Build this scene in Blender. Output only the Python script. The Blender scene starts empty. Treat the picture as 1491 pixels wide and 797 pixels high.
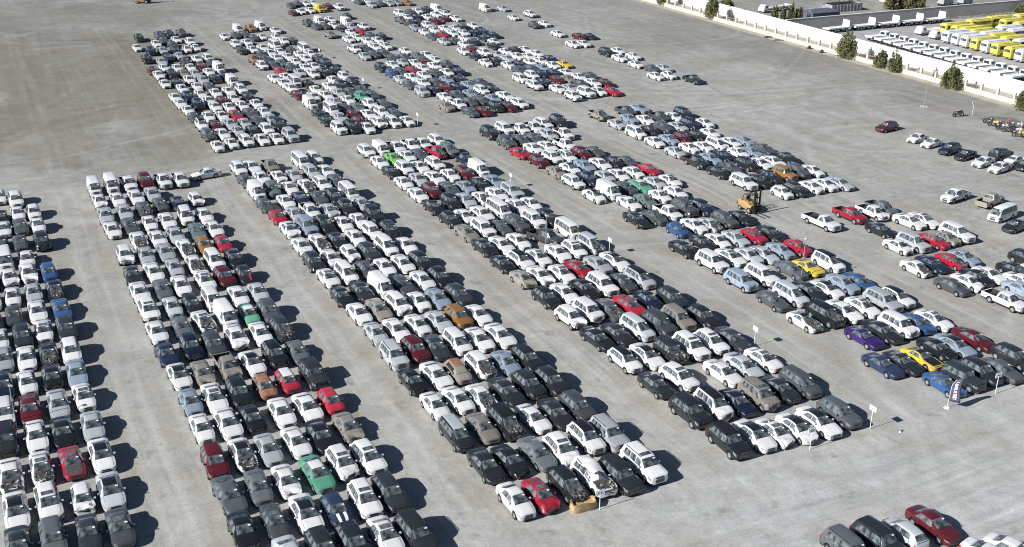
import bpy, bmesh, math, random
from mathutils import Vector, Matrix
R = math.radians
scene = bpy.context.scene
COL = scene.collection
rnd = random.Random(11)

DATA = {
'A': '''1.8 156.2 uw 1; 1.7 150.3 sw 2; 3.6 150.1 hw 1; 1.7 145.0 sg 2; 3.7 144.5 sw 2; 1.3 138.9 sg 2; 3.7 138.2 ukx 3; -0.3 145.0 sw 0; -0.3 149.7 sk 1; -2.3 147.6 sw 0; -0.8 139.6 sk 0; -0.7 133.7 vw 1; 1.6 133.1 sw 1; 1.5 128.4 swx 2; 3.6 127.9 hb 2; -0.5 128.0 swx 4; 3.8 122.3 snE 2; -0.5 122.1 sw -1; 1.6 122.4 ss 1; -0.7 117.0 sg 0; 1.6 117.0 sw 1; 3.9 116.6 sb 3; -0.2 111.2 uk 1; 1.8 111.8 swS -1; 3.9 111.4 uk 2; -2.3 111.4 sw 1; -0.2 106.1 sw 0; 1.8 106.2 skE 0; 3.8 105.8 uw 0; -2.2 106.7 ss 1; -2.5 127.5 sg 1; -2.5 122.0 sw 1; -2.7 116.3 sk 4; -0.2 158.5 sw 0; 3.8 100.8 sl 0; -2.5 101.0 sn 1; -0.5 100.8 sw 3; 1.7 100.9 skx 0; 3.9 95.8 swS 3; -2.7 95.5 uw -1; -0.6 95.4 sm 0; 1.7 95.3 ss 1; 4.0 90.2 ss 0; -2.8 90.3 jk 0; -0.5 90.3 sw 2; 1.6 90.2 sk 2; -2.8 84.8 swE 1; -0.5 85.0 swES 1; 1.8 84.9 srSH 3; 4.1 84.9 swR 2; -2.7 79.4 swR 1; -0.4 79.5 uwS 3; 2.0 79.0 hwx 0; 4.1 79.3 ssR 1; -2.8 74.7 sk 2; -0.5 74.7 ug 1; 1.9 74.4 sk 0; 4.1 74.1 sgS 2; -4.1 105.8 sw 0''',
'B': '''11.9 157.1 vw 0; 14.2 157.4 vw 0; 16.5 157.4 pw 3; 18.8 157.4 um 0; 21.1 156.5 pw 3; 23.4 156.3 pw 2; 27.3 157.7 sw -82; 11.9 151.1 swx 1; 14.2 151.1 sw 2; 16.6 151.1 sw 2; 18.8 151.3 ss 1; 11.9 144.9 ss -1; 14.3 145.3 ss 1; 16.8 145.4 sgE 2; 19.1 146.6 sg 2; 21.3 146.1 snx 2; 23.8 146.7 hwx 3; 12.0 139.1 sw 2; 14.2 139.4 sgx 4; 16.6 139.7 sw -1; 18.8 139.8 sw 1; 21.2 140.2 mw -2; 23.5 139.8 sw 2; 14.4 134.1 swE 1; 16.6 133.8 sw 3; 18.8 134.1 ss 1; 21.5 134.4 sa -1; 23.6 134.5 sw 3; 12.2 129.5 uwx -1; 14.4 128.5 ss 0; 16.7 128.8 ss 1; 19.1 129.1 swE 2; 21.3 129.1 ho 1; 23.5 128.8 sr 1; 12.1 123.1 skx -1; 14.4 123.0 sw 3; 16.8 123.4 ss 1; 19.1 123.7 swE 1; 21.4 123.7 mw 2; 23.7 123.5 sk 1; 12.1 117.9 sw 1; 14.5 117.7 sg 0; 16.5 117.8 sw 1; 19.2 118.2 swS 2; 21.4 118.3 um 3; 23.6 117.9 hkV 1; 12.2 112.5 uwS 1; 14.6 112.4 ss 2; 16.6 112.2 hk 2; 18.8 112.3 mwx 1; 21.6 112.4 sw 1; 23.8 112.5 ss 1; 19.2 107.5 vw 3; 21.5 107.1 sGW 2; 23.6 106.9 ug 1; 16.9 107.5 swES 6; 12.1 106.8 sw 2; 14.6 107.0 sg 2; 19.1 102.3 swx 1; 21.5 102.1 sw 0; 23.7 102.1 ukE 3; 14.6 102.1 un 1; 16.7 101.6 ug 1; 16.9 96.3 ptx 3; 12.1 101.3 sn 3; 12.4 96.3 swR 2; 14.5 96.0 stx 1; 19.2 96.1 swR 4; 21.6 96.9 uk 2; 23.8 96.7 sg 0; 12.4 90.9 sl 2; 14.5 90.8 swS 1; 16.7 90.7 uk 1; 19.1 90.9 hz 2; 21.3 91.2 hrW 2; 23.8 91.0 jk 4; 12.4 85.9 sw 1; 14.6 85.7 sw 2; 16.7 85.7 sk 3; 19.3 85.7 sw 0; 21.6 85.6 sw 3; 23.8 85.8 hr 1; 19.1 80.3 sw 3; 21.3 80.5 sk 0; 23.8 80.8 stx 2; 12.3 80.1 um -1; 14.6 80.3 swRE 1; 16.7 80.2 ss 1; 21.6 75.5 uwSx 2; 23.8 75.5 uwS 4; 12.3 74.9 sg 4; 14.6 75.0 sg -1; 16.8 74.9 swx 0; 19.3 74.9 sGW 3; 19.2 69.5 hnT 2; 21.6 69.9 uwS -1; 23.7 70.0 uk 2; 12.2 69.9 sk 0; 14.6 70.0 sgS 0; 17.0 70.0 swR 0; 21.5 64.9 swS 1; 23.6 64.1 Uk 4; 16.9 65.3 uk 2; 19.1 65.0 uk 1; 14.6 65.3 ss 4''',
'C': '''32.1 157.9 uw 1; 34.2 158.3 sw 1; 36.7 157.5 pt 1; 41.4 157.8 bw 2; 43.7 158.6 uw 1; 31.8 152.0 sgx 3; 34.2 152.7 sw 1; 36.5 151.9 swx 2; 38.7 151.8 ss 1; 41.4 152.0 us 0; 43.5 151.9 sw 0; 31.9 146.3 vw 1; 34.1 146.4 ua -2; 36.6 146.4 sw 1; 39.0 146.5 swE 1; 41.2 146.2 uw 1; 43.5 146.8 sg 1; 43.4 140.9 bw 2; 31.7 140.7 sg 1; 34.6 141.0 sw 2; 36.7 141.3 sn -1; 39.1 140.7 sg 2; 41.1 140.0 uk 0; 43.6 136.0 ss 2; 32.0 135.5 sr 1; 34.3 135.5 ss 1; 36.4 135.8 pw 0; 38.9 135.1 ssx 3; 41.2 135.1 uk 0; 43.5 130.5 jk 0; 32.2 130.1 swxS 1; 34.4 130.1 Ul 2; 36.7 130.1 uk 1; 39.0 129.5 sw 0; 41.2 129.9 sw 0; 41.3 125.1 uw 2; 43.5 124.7 ukSx 0; 32.0 123.9 swx 2; 34.3 124.3 swE 2; 36.4 124.1 sk 1; 38.8 124.1 sw 0; 38.7 118.7 uk 4; 41.2 119.6 mw 1; 43.6 119.2 sw 1; 31.8 118.3 ukx 1; 34.1 118.9 swx 0; 36.6 119.4 hwx 1; 36.7 113.8 sg 1; 38.9 113.7 sw 0; 41.2 113.8 sw 1; 43.2 113.2 uk 3; 32.0 113.3 swS 2; 34.2 113.5 mw 1; 36.5 108.2 vw 3; 38.9 108.0 sg 2; 41.5 108.3 sw 2; 43.5 108.1 uk 0; 31.8 107.7 sk -1; 34.2 108.0 sk 2; 32.1 102.6 sw 1; 34.3 102.7 st 1; 36.6 102.9 uwx 2; 38.9 102.9 sw 1; 41.1 102.8 sl 0; 43.5 102.7 uk 4; 32.1 97.3 ss -1; 34.3 97.3 sw 2; 36.7 97.5 sw 3; 39.0 97.4 ss 3; 41.2 97.4 uo 2; 43.4 97.2 sw 2; 32.0 91.8 Us 0; 34.4 92.2 um 1; 36.4 91.8 sk -2; 38.8 92.0 mw 0; 41.1 91.8 sw 1; 43.4 91.7 sw 1; 31.8 86.2 skx 1; 34.3 86.5 sw 3; 36.4 86.3 htz -1; 38.8 86.4 uwE 1; 41.3 86.0 sl 1; 43.5 85.8 uk 1; 32.0 81.2 sw 1; 34.3 81.3 sw 4; 36.4 80.8 swE 0; 38.9 80.8 sk 3; 41.3 81.1 uk 3; 43.5 80.8 uk 1; 31.8 75.8 mkQ 0; 34.3 75.9 st 0; 36.4 75.7 UkE 0; 39.0 75.6 sw 4; 41.2 75.5 sk -2; 43.4 75.6 ug 2; 32.1 70.4 sk 0; 34.2 70.2 skx 4; 36.7 70.3 sg 2; 38.8 69.9 uwSx -1; 41.5 70.6 uwR 1; 43.6 70.4 Us 1; 32.1 64.9 sw 1; 34.2 64.7 srSx 0; 36.7 65.0 ukE 1; 39.1 65.1 UwEK 1; 41.2 64.5 Uk 2; 43.7 65.0 UwS 2''',
'D': '''52.1 159.1 uw 1; 54.5 159.1 vw 0; 57.0 159.2 pw 2; 59.4 159.1 pw 0; 61.5 159.4 pw 0; 64.3 160.1 uw 1; 52.1 152.9 sw 1; 54.6 153.8 se 1; 57.0 154.1 sw -1; 59.0 153.9 sg 3; 61.8 154.1 prE 2; 63.9 154.2 Ua 3; 64.3 149.0 pn 1; 52.0 147.5 sk 2; 54.3 148.3 uw 1; 56.8 148.3 sw 1; 59.3 148.6 uw 4; 64.1 143.3 vw 0; 51.9 142.1 sw 2; 54.4 142.8 ss -1; 56.8 142.5 sw 2; 59.3 142.7 sw 1; 61.5 142.5 um 0; 51.9 136.5 sw 0; 54.2 137.1 um -2; 56.8 137.1 sg 0; 59.2 136.8 sl 1; 61.6 137.1 sk -2; 64.0 137.6 sl 3; 51.8 130.6 sk 2; 54.7 131.7 uk 0; 56.9 131.5 ss -1; 59.2 131.4 swE -1; 61.9 132.3 sw 0; 64.2 132.2 Us 0; 52.0 125.2 uk 4; 54.3 125.8 swx 0; 56.7 125.7 sw 2; 59.3 126.1 bw 3; 62.3 126.7 sw 0; 64.3 126.5 sw 1; 52.0 120.0 st 2; 54.5 120.5 Uw 0; 56.7 119.9 sg 3; 59.1 120.2 ug 4; 61.7 120.6 Uw 1; 63.9 120.6 uk 0; 52.0 114.5 skx 2; 54.3 114.5 sw 2; 56.7 114.8 sw 0; 60.3 114.5 pg 24; 64.1 115.6 bw 1; 64.2 110.0 msE 1; 51.8 108.9 sk 2; 54.1 108.9 uwR 3; 56.5 108.9 swS 1; 59.3 109.3 sw 0; 61.5 109.3 uwS -1; 51.9 103.8 stx 4; 54.2 103.9 swx 1; 56.7 103.4 swS 1; 59.2 103.9 srx 4; 61.9 104.2 ss 3; 64.2 104.2 swR 4; 51.9 98.1 uk 1; 54.4 98.5 sw 0; 57.0 98.5 sk 1; 59.1 98.4 Uw 2; 61.7 98.2 sg 2; 64.1 98.5 msR 2; 51.8 92.3 uwx 4; 54.3 92.9 Uwx 3; 56.7 92.6 sgE 0; 59.2 92.6 srS 2; 61.8 93.1 sn 2; 64.3 92.1 uk 0; 52.0 87.0 sk 4; 54.4 87.1 sk 2; 56.9 87.3 ms 3; 59.4 87.1 Ug 1; 62.0 87.5 Ut 0; 64.7 86.9 uk 2; 52.0 81.7 uwR 1; 54.5 81.6 swR 0; 57.0 81.2 jkE 1; 59.4 81.3 UwS 1; 61.9 81.4 uwS 1; 64.4 81.2 sk 1; 52.0 76.2 sk 2; 54.8 76.5 uwS 5; 59.2 75.6 sw 3; 61.9 76.0 ss 1; 64.5 76.3 swS 4; 52.1 70.6 Uk 1; 54.7 70.7 UwRx -1; 57.0 70.4 sn -1; 59.5 70.4 UtSx -1; 62.1 70.7 sk 3; 64.5 70.8 mg 0; 52.2 65.1 UkR -1; 54.9 65.0 swR 0; 56.8 64.7 swSx 1; 59.0 64.4 swRx 0; 61.4 64.5 swR 0; 64.0 64.9 ug 1''',
'E': '''73.8 160.5 Uk 2; 77.2 162.1 Uw 0; 79.4 160.9 pw 2; 81.9 160.9 pw 2; 84.5 162.3 uw 2; 87.5 162.3 Uk 0; 74.0 154.5 Ug 0; 76.8 155.0 sg 2; 79.2 155.2 sg 2; 82.1 155.7 us 0; 84.8 155.6 pw 0; 73.5 148.8 sr 2; 76.6 150.2 sw 4; 79.1 150.2 sw 2; 81.9 149.7 pw 4; 74.1 143.5 um 2; 77.0 144.6 uw 2; 79.0 143.7 uwS 2; 82.0 144.4 um 3; 84.5 144.5 sgS -1; 74.1 137.8 st 1; 76.8 138.6 swR 3; 79.5 138.9 sl -1; 82.1 138.8 sw 2; 84.4 138.5 sk 2; 86.4 138.1 sg 3; 87.3 133.4 sr 3; 74.1 132.6 uw 1; 76.8 132.7 un 4; 79.6 133.1 ss 0; 81.8 132.9 sw -1; 84.4 133.0 sw 3; 73.8 126.1 swR 2; 76.4 126.6 vw 0; 79.6 127.3 sgx 3; 82.0 127.2 sGW 2; 84.7 127.7 ss 2; 87.1 127.4 swS 1; 76.7 121.6 sw 0; 79.2 121.5 sa -1; 82.1 122.3 sw 1; 85.0 122.8 sw 1; 79.3 116.0 pw 1; 82.2 116.3 Ugx 0; 84.5 115.6 un 2; 84.6 110.7 ug 0; 74.1 115.5 sk 0; 76.7 115.2 sg 4; 87.2 110.6 sk 0; 76.8 109.9 hb 0; 79.7 110.5 sw 3; 81.8 109.9 ssE -1; 73.9 104.1 skx 3; 77.2 104.9 sk 0; 79.3 104.8 sw 0; 81.9 104.6 ss 0; 84.5 104.3 sr 0; 87.0 104.1 skx 0; 86.9 98.8 sr 2; 84.4 99.0 sl 1; 74.3 98.9 Uw 3; 77.5 99.6 swS 2; 79.7 99.0 ss 0; 81.7 98.7 ss 1; 87.0 93.3 mwR 0; 84.0 93.3 cy 1; 81.6 93.4 sg 1; 74.1 92.9 Ulx 2; 77.2 93.2 Uw 2; 74.1 87.2 sg -2; 76.8 87.5 ms 1; 79.4 87.6 sk 1; 81.7 87.3 swR 4; 73.9 81.6 cwRE 1; 84.3 87.7 sl 1; 86.4 87.3 sb 1; 76.7 81.7 UkE 2; 79.3 81.8 sw 0; 81.9 81.8 swS 1; 84.9 82.0 Us 1; 87.0 82.1 uwR 1; 76.9 76.0 cp 1; 79.6 76.3 sk 0; 81.9 76.4 Uwx 1; 84.3 76.2 sbx -1; 86.5 76.1 swS 3; 74.3 70.5 cn 1; 76.5 70.1 ckO -1; 78.9 70.1 cyRH 1; 81.8 71.0 sk 2; 83.9 70.7 slR 1; 86.8 71.0 sm 1; 76.8 65.1 cbx -2; 79.2 65.1 jk 3; 81.7 65.5 uk 1; 83.9 64.9 sg -1; 87.1 66.3 uk 1''',
'F': '''95.7 104.9 qw 3; 100.9 105.4 pr 2; 104.4 104.9 pwx -1; 106.5 105.6 pg 0; 100.6 99.3 sk 2; 106.4 100.3 sw 4; 108.5 99.9 swS 2; 100.9 94.0 Us 2; 98.5 94.0 swx 1; 104.0 93.7 srF 1; 106.2 93.7 stx 0; 108.4 94.2 Uw -1; 95.4 87.8 swE -1; 98.1 88.0 sn 0; 100.8 87.7 srE 3; 103.1 87.9 sl 1; 95.1 82.0 sg 3; 97.7 82.2 swx 2; 99.7 82.8 sk 1; 101.7 82.8 sw 1; 105.5 82.5 skE 4; 97.5 76.7 pw 3; 101.6 78.1 slE 3; 109.5 84.2 uk 4; 107.5 81.0 sw 3; 103.6 79.7 sw 1''',
'G': '''119.8 105.5 pw -78; 122.7 102.0 pt 105; 119.7 97.2 bw -78; 117.8 93.4 sk -78''',
'H': '''137.0 137.3 um -80; 136.9 130.2 sw -76; 136.9 127.1 sw -76; 136.7 123.0 un -76; 136.7 119.8 sk -76; 136.4 116.0 sw -76; 141.9 117.6 Uk 100; 136.4 112.8 sw -76; 141.6 114.5 sw 104; 140.7 111.9 sk -76''',
'I': '''96.0 163.7 ptE 2; 101.8 164.0 pg 2; 105.1 165.0 sl 4; 96.0 157.4 ss 0; 99.8 159.6 sl -1; 101.8 157.8 sw 1; 104.8 157.9 pg 1; 107.6 157.6 sw 0; 110.0 158.1 Uk 2; 107.2 151.9 Un 2; 110.0 151.9 sw 1; 95.9 151.1 mw 1; 99.3 151.9 sk 4; 101.9 152.1 ug 4; 104.7 151.9 ss 3; 101.5 145.9 hm 1; 104.4 145.9 sk 3; 107.2 146.2 sw 0; 96.0 145.5 sw -1; 98.9 145.8 sl 3; 95.8 139.3 ss 2; 99.2 140.5 sw 2; 101.6 140.1 sw 3; 104.2 140.0 mwx 3; 107.2 140.5 sw 2; 109.6 140.3 sl 2; 95.8 133.6 pk 2; 99.0 134.4 sl 2; 101.7 134.6 sn 1; 104.7 135.1 sw -1; 106.9 134.7 sl 4; 109.6 135.0 sg 0; 96.0 128.1 sk 0; 98.9 129.1 sg 2; 102.1 129.5 uk 1; 104.4 129.2 sw 2; 106.8 129.1 sw 4; 110.0 129.9 sk 3; 96.2 122.3 Uw 1; 98.8 122.2 sk 2; 101.7 123.4 sk 1; 104.2 123.0 jo 3; 106.9 123.6 ug 0; 109.3 123.0 sw 0; 98.6 116.6 hw -1; 101.1 116.8 uk 2; 104.1 116.9 swx 2; 106.5 117.0 sw 2; 108.9 116.6 ss 2''',
'J': '''34.1 265.1 pk 0; 32.0 254.2 sw 1; 38.8 266.7 pg 0; 41.1 267.4 pg 3; 43.9 267.5 pg 2; 38.9 260.6 sg -1; 41.5 260.2 sw 2; 43.8 256.0 uw 1; 36.6 257.1 sw 1; 39.7 254.7 sg 2; 41.6 248.1 sw 0; 43.7 249.1 sw 1; 32.1 241.0 pk 0; 34.1 248.8 un 0; 36.7 249.5 ss 0; 39.2 247.4 sn 3; 36.6 241.3 sn 2; 38.9 241.9 ss 1; 38.9 235.6 pg -1; 41.6 237.2 sw 4; 43.9 237.2 uw 1; 31.5 229.9 sm 1; 34.5 237.5 ss 2; 34.0 231.5 sw 3; 34.4 224.8 uk 1; 36.3 230.0 sw -2; 38.9 229.8 sw 1; 41.1 229.8 sm 1; 43.6 232.5 sg 0; 43.7 225.9 vw 3; 31.9 225.2 sw 1; 36.6 225.1 st 2; 38.7 223.6 ss 0; 41.4 224.3 sw 2; 31.7 217.3 sw 0; 34.0 217.1 sk 2; 36.6 219.0 sw 1; 38.9 217.5 ss 1; 41.4 217.8 sk 2; 43.4 219.5 sk -1; 43.7 214.0 vw 1; 34.0 212.0 sw 2; 36.8 212.7 sw 1; 38.9 211.4 sg 3; 31.5 205.5 sw 2; 31.6 200.8 sw 0; 33.7 204.9 un 3; 36.2 206.3 sw 1; 38.9 205.9 sw 2; 41.4 206.4 sw 3; 43.8 206.7 uw 0; 34.2 198.6 un 0; 36.5 200.6 sw 1; 38.8 199.3 sm 1; 41.0 200.5 sw -1; 43.7 200.4 sk 2; 31.9 195.5 sw 1; 36.7 195.9 sw 1; 38.8 194.3 sw 2; 41.2 194.7 sw 2; 43.8 195.0 sw 0; 31.9 190.1 sg 2; 34.2 189.5 sw 1; 36.4 189.0 sw 1; 38.7 188.6 sr 0; 41.3 189.1 sg 3; 43.7 188.8 sw -2; 32.0 184.3 uwR 0; 34.1 183.2 sm 2; 36.6 183.4 ss 1; 38.9 183.0 ss 0; 41.3 183.9 sg 3; 43.6 183.8 ss 0; 43.7 178.8 Uk 1; 31.8 177.7 ug 2; 34.1 177.7 sw 1; 36.7 178.6 ss 1; 39.1 178.0 sk 1; 41.2 177.5 uw 2; 31.8 171.0 sw 0; 34.2 171.8 sw 2; 36.6 172.1 uw 1; 39.1 172.1 sw 1; 41.4 171.9 sw -1; 43.7 172.1 Us 3''',
'K': '''52.2 259.7 sw 2; 57.0 267.0 vw 2; 60.1 267.5 po 1; 62.7 268.4 vw 3; 64.9 262.8 sw 0; 55.0 260.3 sg 0; 52.5 249.8 uw 0; 57.2 260.2 sg 1; 58.0 255.5 sg 2; 60.0 256.0 sw -1; 62.9 254.4 sw 2; 52.3 242.3 sk 2; 55.3 250.9 sw 3; 54.7 243.0 sw 1; 57.1 243.6 sw 3; 60.0 244.7 bw 4; 63.3 249.0 sw 1; 65.3 248.6 sk 1; 52.3 231.4 jz 3; 57.2 237.4 sw 3; 55.2 237.1 sg 1; 57.2 232.3 sw 3; 54.7 231.4 sg -1; 59.5 238.2 sw 2; 62.1 238.6 sg 2; 65.1 239.1 bw 2; 52.5 225.8 uw 2; 54.8 225.7 sg 2; 56.8 226.9 sa 1; 59.7 232.2 sw 3; 59.8 226.8 sw -1; 62.6 233.7 sw 2; 65.0 233.6 sw 0; 54.7 219.6 sr 4; 57.6 222.2 sg 0; 57.8 216.7 ss 1; 60.1 220.6 sw 1; 62.1 221.3 sw 2; 62.4 228.2 uw 1; 64.9 228.1 sg 0; 64.8 221.8 Un 1; 51.9 213.7 sw 3; 54.3 214.2 sw 2; 52.5 209.0 sw 0; 54.6 208.8 bw 0; 59.8 214.0 uw 0; 62.3 214.5 uk 1; 65.0 216.1 sk 1; 52.5 203.5 uw 1; 56.6 206.4 sk 1; 56.6 201.3 sw 1; 52.5 198.8 sm 3; 62.0 207.8 sw 3; 64.7 209.5 uw 1; 61.8 201.9 Uk 2; 64.5 202.8 jk 1; 52.5 191.1 vw 3; 54.5 195.9 sw 3; 57.0 196.2 sw 2; 59.7 202.8 sw 4; 59.7 197.1 ss 3; 61.9 197.0 sg 2; 52.1 184.1 sk 3; 54.6 185.3 bw 0; 57.1 190.7 ss 1; 59.7 191.6 sw 1; 62.5 192.3 uG 2; 64.5 198.1 sg 1; 64.9 193.3 sg 0; 51.9 178.8 sk 0; 54.7 180.4 ss 1; 57.2 186.0 sg 1; 57.4 181.4 sm 1; 59.5 185.3 sa -1; 62.2 186.7 uw 1; 64.7 186.2 sg 0; 52.2 173.3 Uw 1; 54.4 172.9 Uk 0; 56.8 176.7 sm 1; 59.7 180.2 sw 3; 62.1 180.4 uw 1; 64.1 179.5 sg 1; 56.7 172.0 sw -2; 59.5 173.9 uwx 0; 61.8 173.6 mw 2; 64.2 173.3 sw 1''',
'L': '''75.2 284.8 sm 2; 77.7 286.1 sw 1; 80.4 287.0 sw 2; 82.9 287.5 vy 2; 88.6 288.4 pw 3; 77.8 296.1 sg 1; 80.3 298.8 sg 2; 82.3 298.0 sw 1; 84.3 298.1 sw 0; 86.6 291.7 sm 3; 74.6 269.1 pg -1; 77.8 270.3 vw 0; 75.2 263.9 sg 3; 77.2 263.2 sg 1; 81.0 271.4 sw 2; 75.1 252.4 ut 2; 79.5 263.8 sw 1; 83.5 266.4 vw 4; 86.4 274.6 sk 1; 80.1 259.1 sk 3; 82.8 260.3 ss 1; 85.6 259.4 pw 0; 80.4 253.5 sw 1; 83.1 253.8 sr 1; 77.5 245.9 sw 5; 79.9 246.8 sw 0; 83.5 248.4 sg 2; 85.5 246.1 sk -1; 80.7 242.1 sw 2; 83.0 241.8 sw 1; 75.0 234.2 pw 2; 77.4 234.5 sg 1; 80.0 234.9 sw 1; 82.5 234.9 sw 1; 74.7 226.5 ss 1; 77.3 227.8 sg 3; 79.6 227.8 sg 1; 74.2 214.5 un 1; 77.2 216.0 sw 0; 84.7 228.3 sw 2; 79.6 222.5 sg 1; 79.9 217.3 ss 0; 82.2 222.4 sg 3; 85.3 222.5 sa 2; 87.4 222.8 sw 1; 82.2 216.1 sw 1; 79.4 210.2 sr 0; 76.7 209.6 sg -2; 74.3 208.8 hb 1; 84.7 216.6 sm -1; 87.2 217.1 sw 2; 81.9 210.9 sw 1; 84.8 211.8 sw 2; 87.8 212.4 sg 1; 74.1 203.1 ss 2; 76.8 203.9 sw 2; 79.6 204.4 sw 1; 82.5 205.7 sg 2; 84.8 205.3 sw 2; 87.4 205.1 sn 1; 74.2 198.2 sg -1; 77.1 198.6 sw 2; 79.6 198.6 sg 0; 82.4 199.5 sl 0; 84.9 198.5 sk -1; 74.2 191.8 Us -1; 76.8 192.4 sn 3; 79.5 193.1 sm 4; 81.7 192.6 sn 3; 84.4 193.2 sl 4; 87.6 194.7 sg -1; 76.7 186.8 sw 2; 79.3 187.1 sg -1; 81.9 187.2 sl -1; 84.9 188.5 uw 2; 87.2 188.3 sk 2; 74.2 179.8 stx 0; 76.7 180.7 pw -1; 79.4 181.3 sg -1; 81.7 181.7 sg 1; 84.3 182.0 sl 2; 87.1 182.8 sw 4; 76.6 174.7 sg 2; 78.9 174.4 sm 0; 82.0 175.9 uk 0; 84.3 175.4 sm 1; 87.0 176.5 uw 2; 96.5 299.5 sw -1; 96.3 294.8 sg 2; 98.5 295.6 sw 0; 97.8 288.9 ss 2; 100.6 289.9 sg -1; 103.1 289.9 ss 2; 105.3 289.9 sl 3; 108.0 288.8 so 3''',
'M': '''100.1 273.7 mw 3; 99.9 267.4 sw 1; 96.9 264.4 pg 1; 103.4 274.7 sg 0; 105.6 275.3 sw 1; 108.9 276.9 sk 0; 111.3 276.0 vw 2; 110.8 268.8 sw 2; 97.2 259.0 pg 1; 102.2 266.7 sn 3; 96.6 253.4 sl -1; 100.2 254.9 uw 0; 104.5 265.8 sw 3; 108.2 268.5 sw 1; 104.6 260.1 sm 2; 108.0 262.2 sm -2; 110.5 261.2 sw 3; 96.5 247.3 sw 0; 99.6 248.4 sw 0; 102.7 249.6 sw 2; 96.4 241.5 sg 1; 99.4 242.5 sr -1; 96.5 235.1 ss 3; 102.0 243.1 sw 0; 105.1 249.1 sw 1; 107.8 250.0 sk 0; 110.4 250.2 sw 1; 104.8 242.7 sw 1; 98.8 234.8 sg 1; 102.3 236.7 sw 1; 107.0 241.8 sn 4; 109.7 242.3 sn 2; 110.1 237.4 sn 2; 102.8 232.0 sn 0; 106.7 235.2 sn 4; 106.9 230.5 sw 2; 99.3 230.1 sw 1; 104.7 225.8 sk 0; 99.7 259.6 sm 2; 96.3 223.5 sw -1; 99.1 224.5 sm 0; 96.4 217.3 sk 1; 99.6 219.7 uw 2; 95.8 210.7 sw 1; 98.7 211.4 sk -1; 101.6 217.3 ss 2; 104.4 219.1 sw 1; 107.3 220.0 sk 0; 109.3 219.3 sw 1; 104.7 213.8 sw 1; 101.6 212.2 ss 1; 99.1 206.5 sw 1; 101.8 206.4 sn 2; 104.4 207.1 sw 1; 109.7 214.6 sw 1; 106.7 212.5 sw 0; 107.2 207.7 sw 3; 110.0 208.6 sn 1; 99.2 201.7 sg 0; 102.1 201.7 sg 3; 104.5 201.4 sl -1; 107.6 202.8 sw 0; 110.3 203.0 cy 2; 96.0 194.5 mw 1; 99.3 196.1 uw 1; 101.7 196.2 sn 1; 104.4 195.9 sn 1; 107.0 195.8 sw 2; 95.8 188.0 uw 2; 98.9 189.7 sn 0; 102.2 190.8 sm 1; 104.4 190.4 st -1; 107.3 191.1 sw 1; 109.9 191.3 sg 2; 98.8 184.1 sw 1; 101.2 183.8 ss 3; 104.8 185.7 sg 1; 107.5 186.0 sw 2; 109.6 184.7 sm 2; 98.5 177.4 uwx 0; 101.9 178.6 Uw 3; 104.9 179.1 sw -1; 107.3 178.0 sr 1''',
'N': '''123.3 271.7 vw -1; 127.9 270.2 ss 1; 124.6 256.9 swx 0; 130.5 259.4 uw 2; 124.6 245.2 ug -1; 127.8 246.0 sw 2; 124.8 233.2 sw 2; 127.8 228.1 sm 2; 130.4 227.7 sk 2; 122.1 220.8 sw 2; 124.6 220.4 sw 0; 124.3 209.6 Uk 2; 127.7 210.4 sw 0; 124.1 203.6 sw 0; 127.8 204.1 sw 1; 124.0 196.8 sw 1; 125.0 192.1 sg 0; 127.4 191.5 ss 3; 121.9 185.9 sw 1; 124.7 185.5 sw -1; 127.0 180.3 pk 0''',
'Z': '''51.1 48.9 Ug 1; 53.9 48.9 Uk 4; 56.4 49.0 hs 180; 59.2 48.9 sm 1; 62.0 43.9 sw 14; 60.1 43.9 sw 14''',
}

# ------------------------------------------------------------------ camera
CAM_P, CAM_ROLL, CAM_YAW, CAM_H, FPX, WPX = 22.763, 0.635, 25.938, 50.0, 1620.0, 1491.0
fw = Vector((math.sin(R(CAM_YAW))*math.cos(R(CAM_P)), math.cos(R(CAM_YAW))*math.cos(R(CAM_P)), -math.sin(R(CAM_P))))
rt0 = Vector((math.cos(R(CAM_YAW)), -math.sin(R(CAM_YAW)), 0))
up0 = rt0.cross(fw)
rt = rt0*math.cos(R(CAM_ROLL)) + up0*math.sin(R(CAM_ROLL))
up = -rt0*math.sin(R(CAM_ROLL)) + up0*math.cos(R(CAM_ROLL))
cd = bpy.data.cameras.new('camera'); co = bpy.data.objects.new('camera', cd); COL.objects.link(co)
co.matrix_world = Matrix(((rt.x, up.x, -fw.x, 0), (rt.y, up.y, -fw.y, 0), (rt.z, up.z, -fw.z, CAM_H), (0, 0, 0, 1)))
cd.sensor_width = 36; cd.lens = FPX/WPX*36; cd.clip_start = 1; cd.clip_end = 9000
scene.camera = co
CAMLOC = Vector((0, 0, CAM_H))
def in_px(p):
    d = Vector(p)-CAMLOC; z = d.dot(fw)
    return 745.5+FPX*d.dot(rt)/z, 398.5-FPX*d.dot(up)/z

# ------------------------------------------------------------------ light
EL, AZ = 31.0, 4.0
to_sun = Vector((-math.cos(R(EL))*math.cos(R(AZ)), -math.cos(R(EL))*math.sin(R(AZ)), math.sin(R(EL))))
sl = bpy.data.lights.new('sun', 'SUN'); sl.energy = 5.0; sl.angle = R(0.5); sl.color = (1, .978, .945)
so = bpy.data.objects.new('sun', sl); COL.objects.link(so)
so.rotation_euler = to_sun.to_track_quat('Z', 'Y').to_euler(); so.location = (-60, 60, 80)
wd = bpy.data.worlds.new('World'); scene.world = wd; wd.use_nodes = True
nt = wd.node_tree; nt.nodes.clear()
sky = nt.nodes.new('ShaderNodeTexSky'); sky.sky_type = 'NISHITA'; sky.sun_disc = False
sky.sun_elevation = R(EL); sky.sun_rotation = math.atan2(to_sun.x, to_sun.y); sky.dust_density = 0.2; sky.air_density = 0.55; sky.altitude = 300
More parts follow.
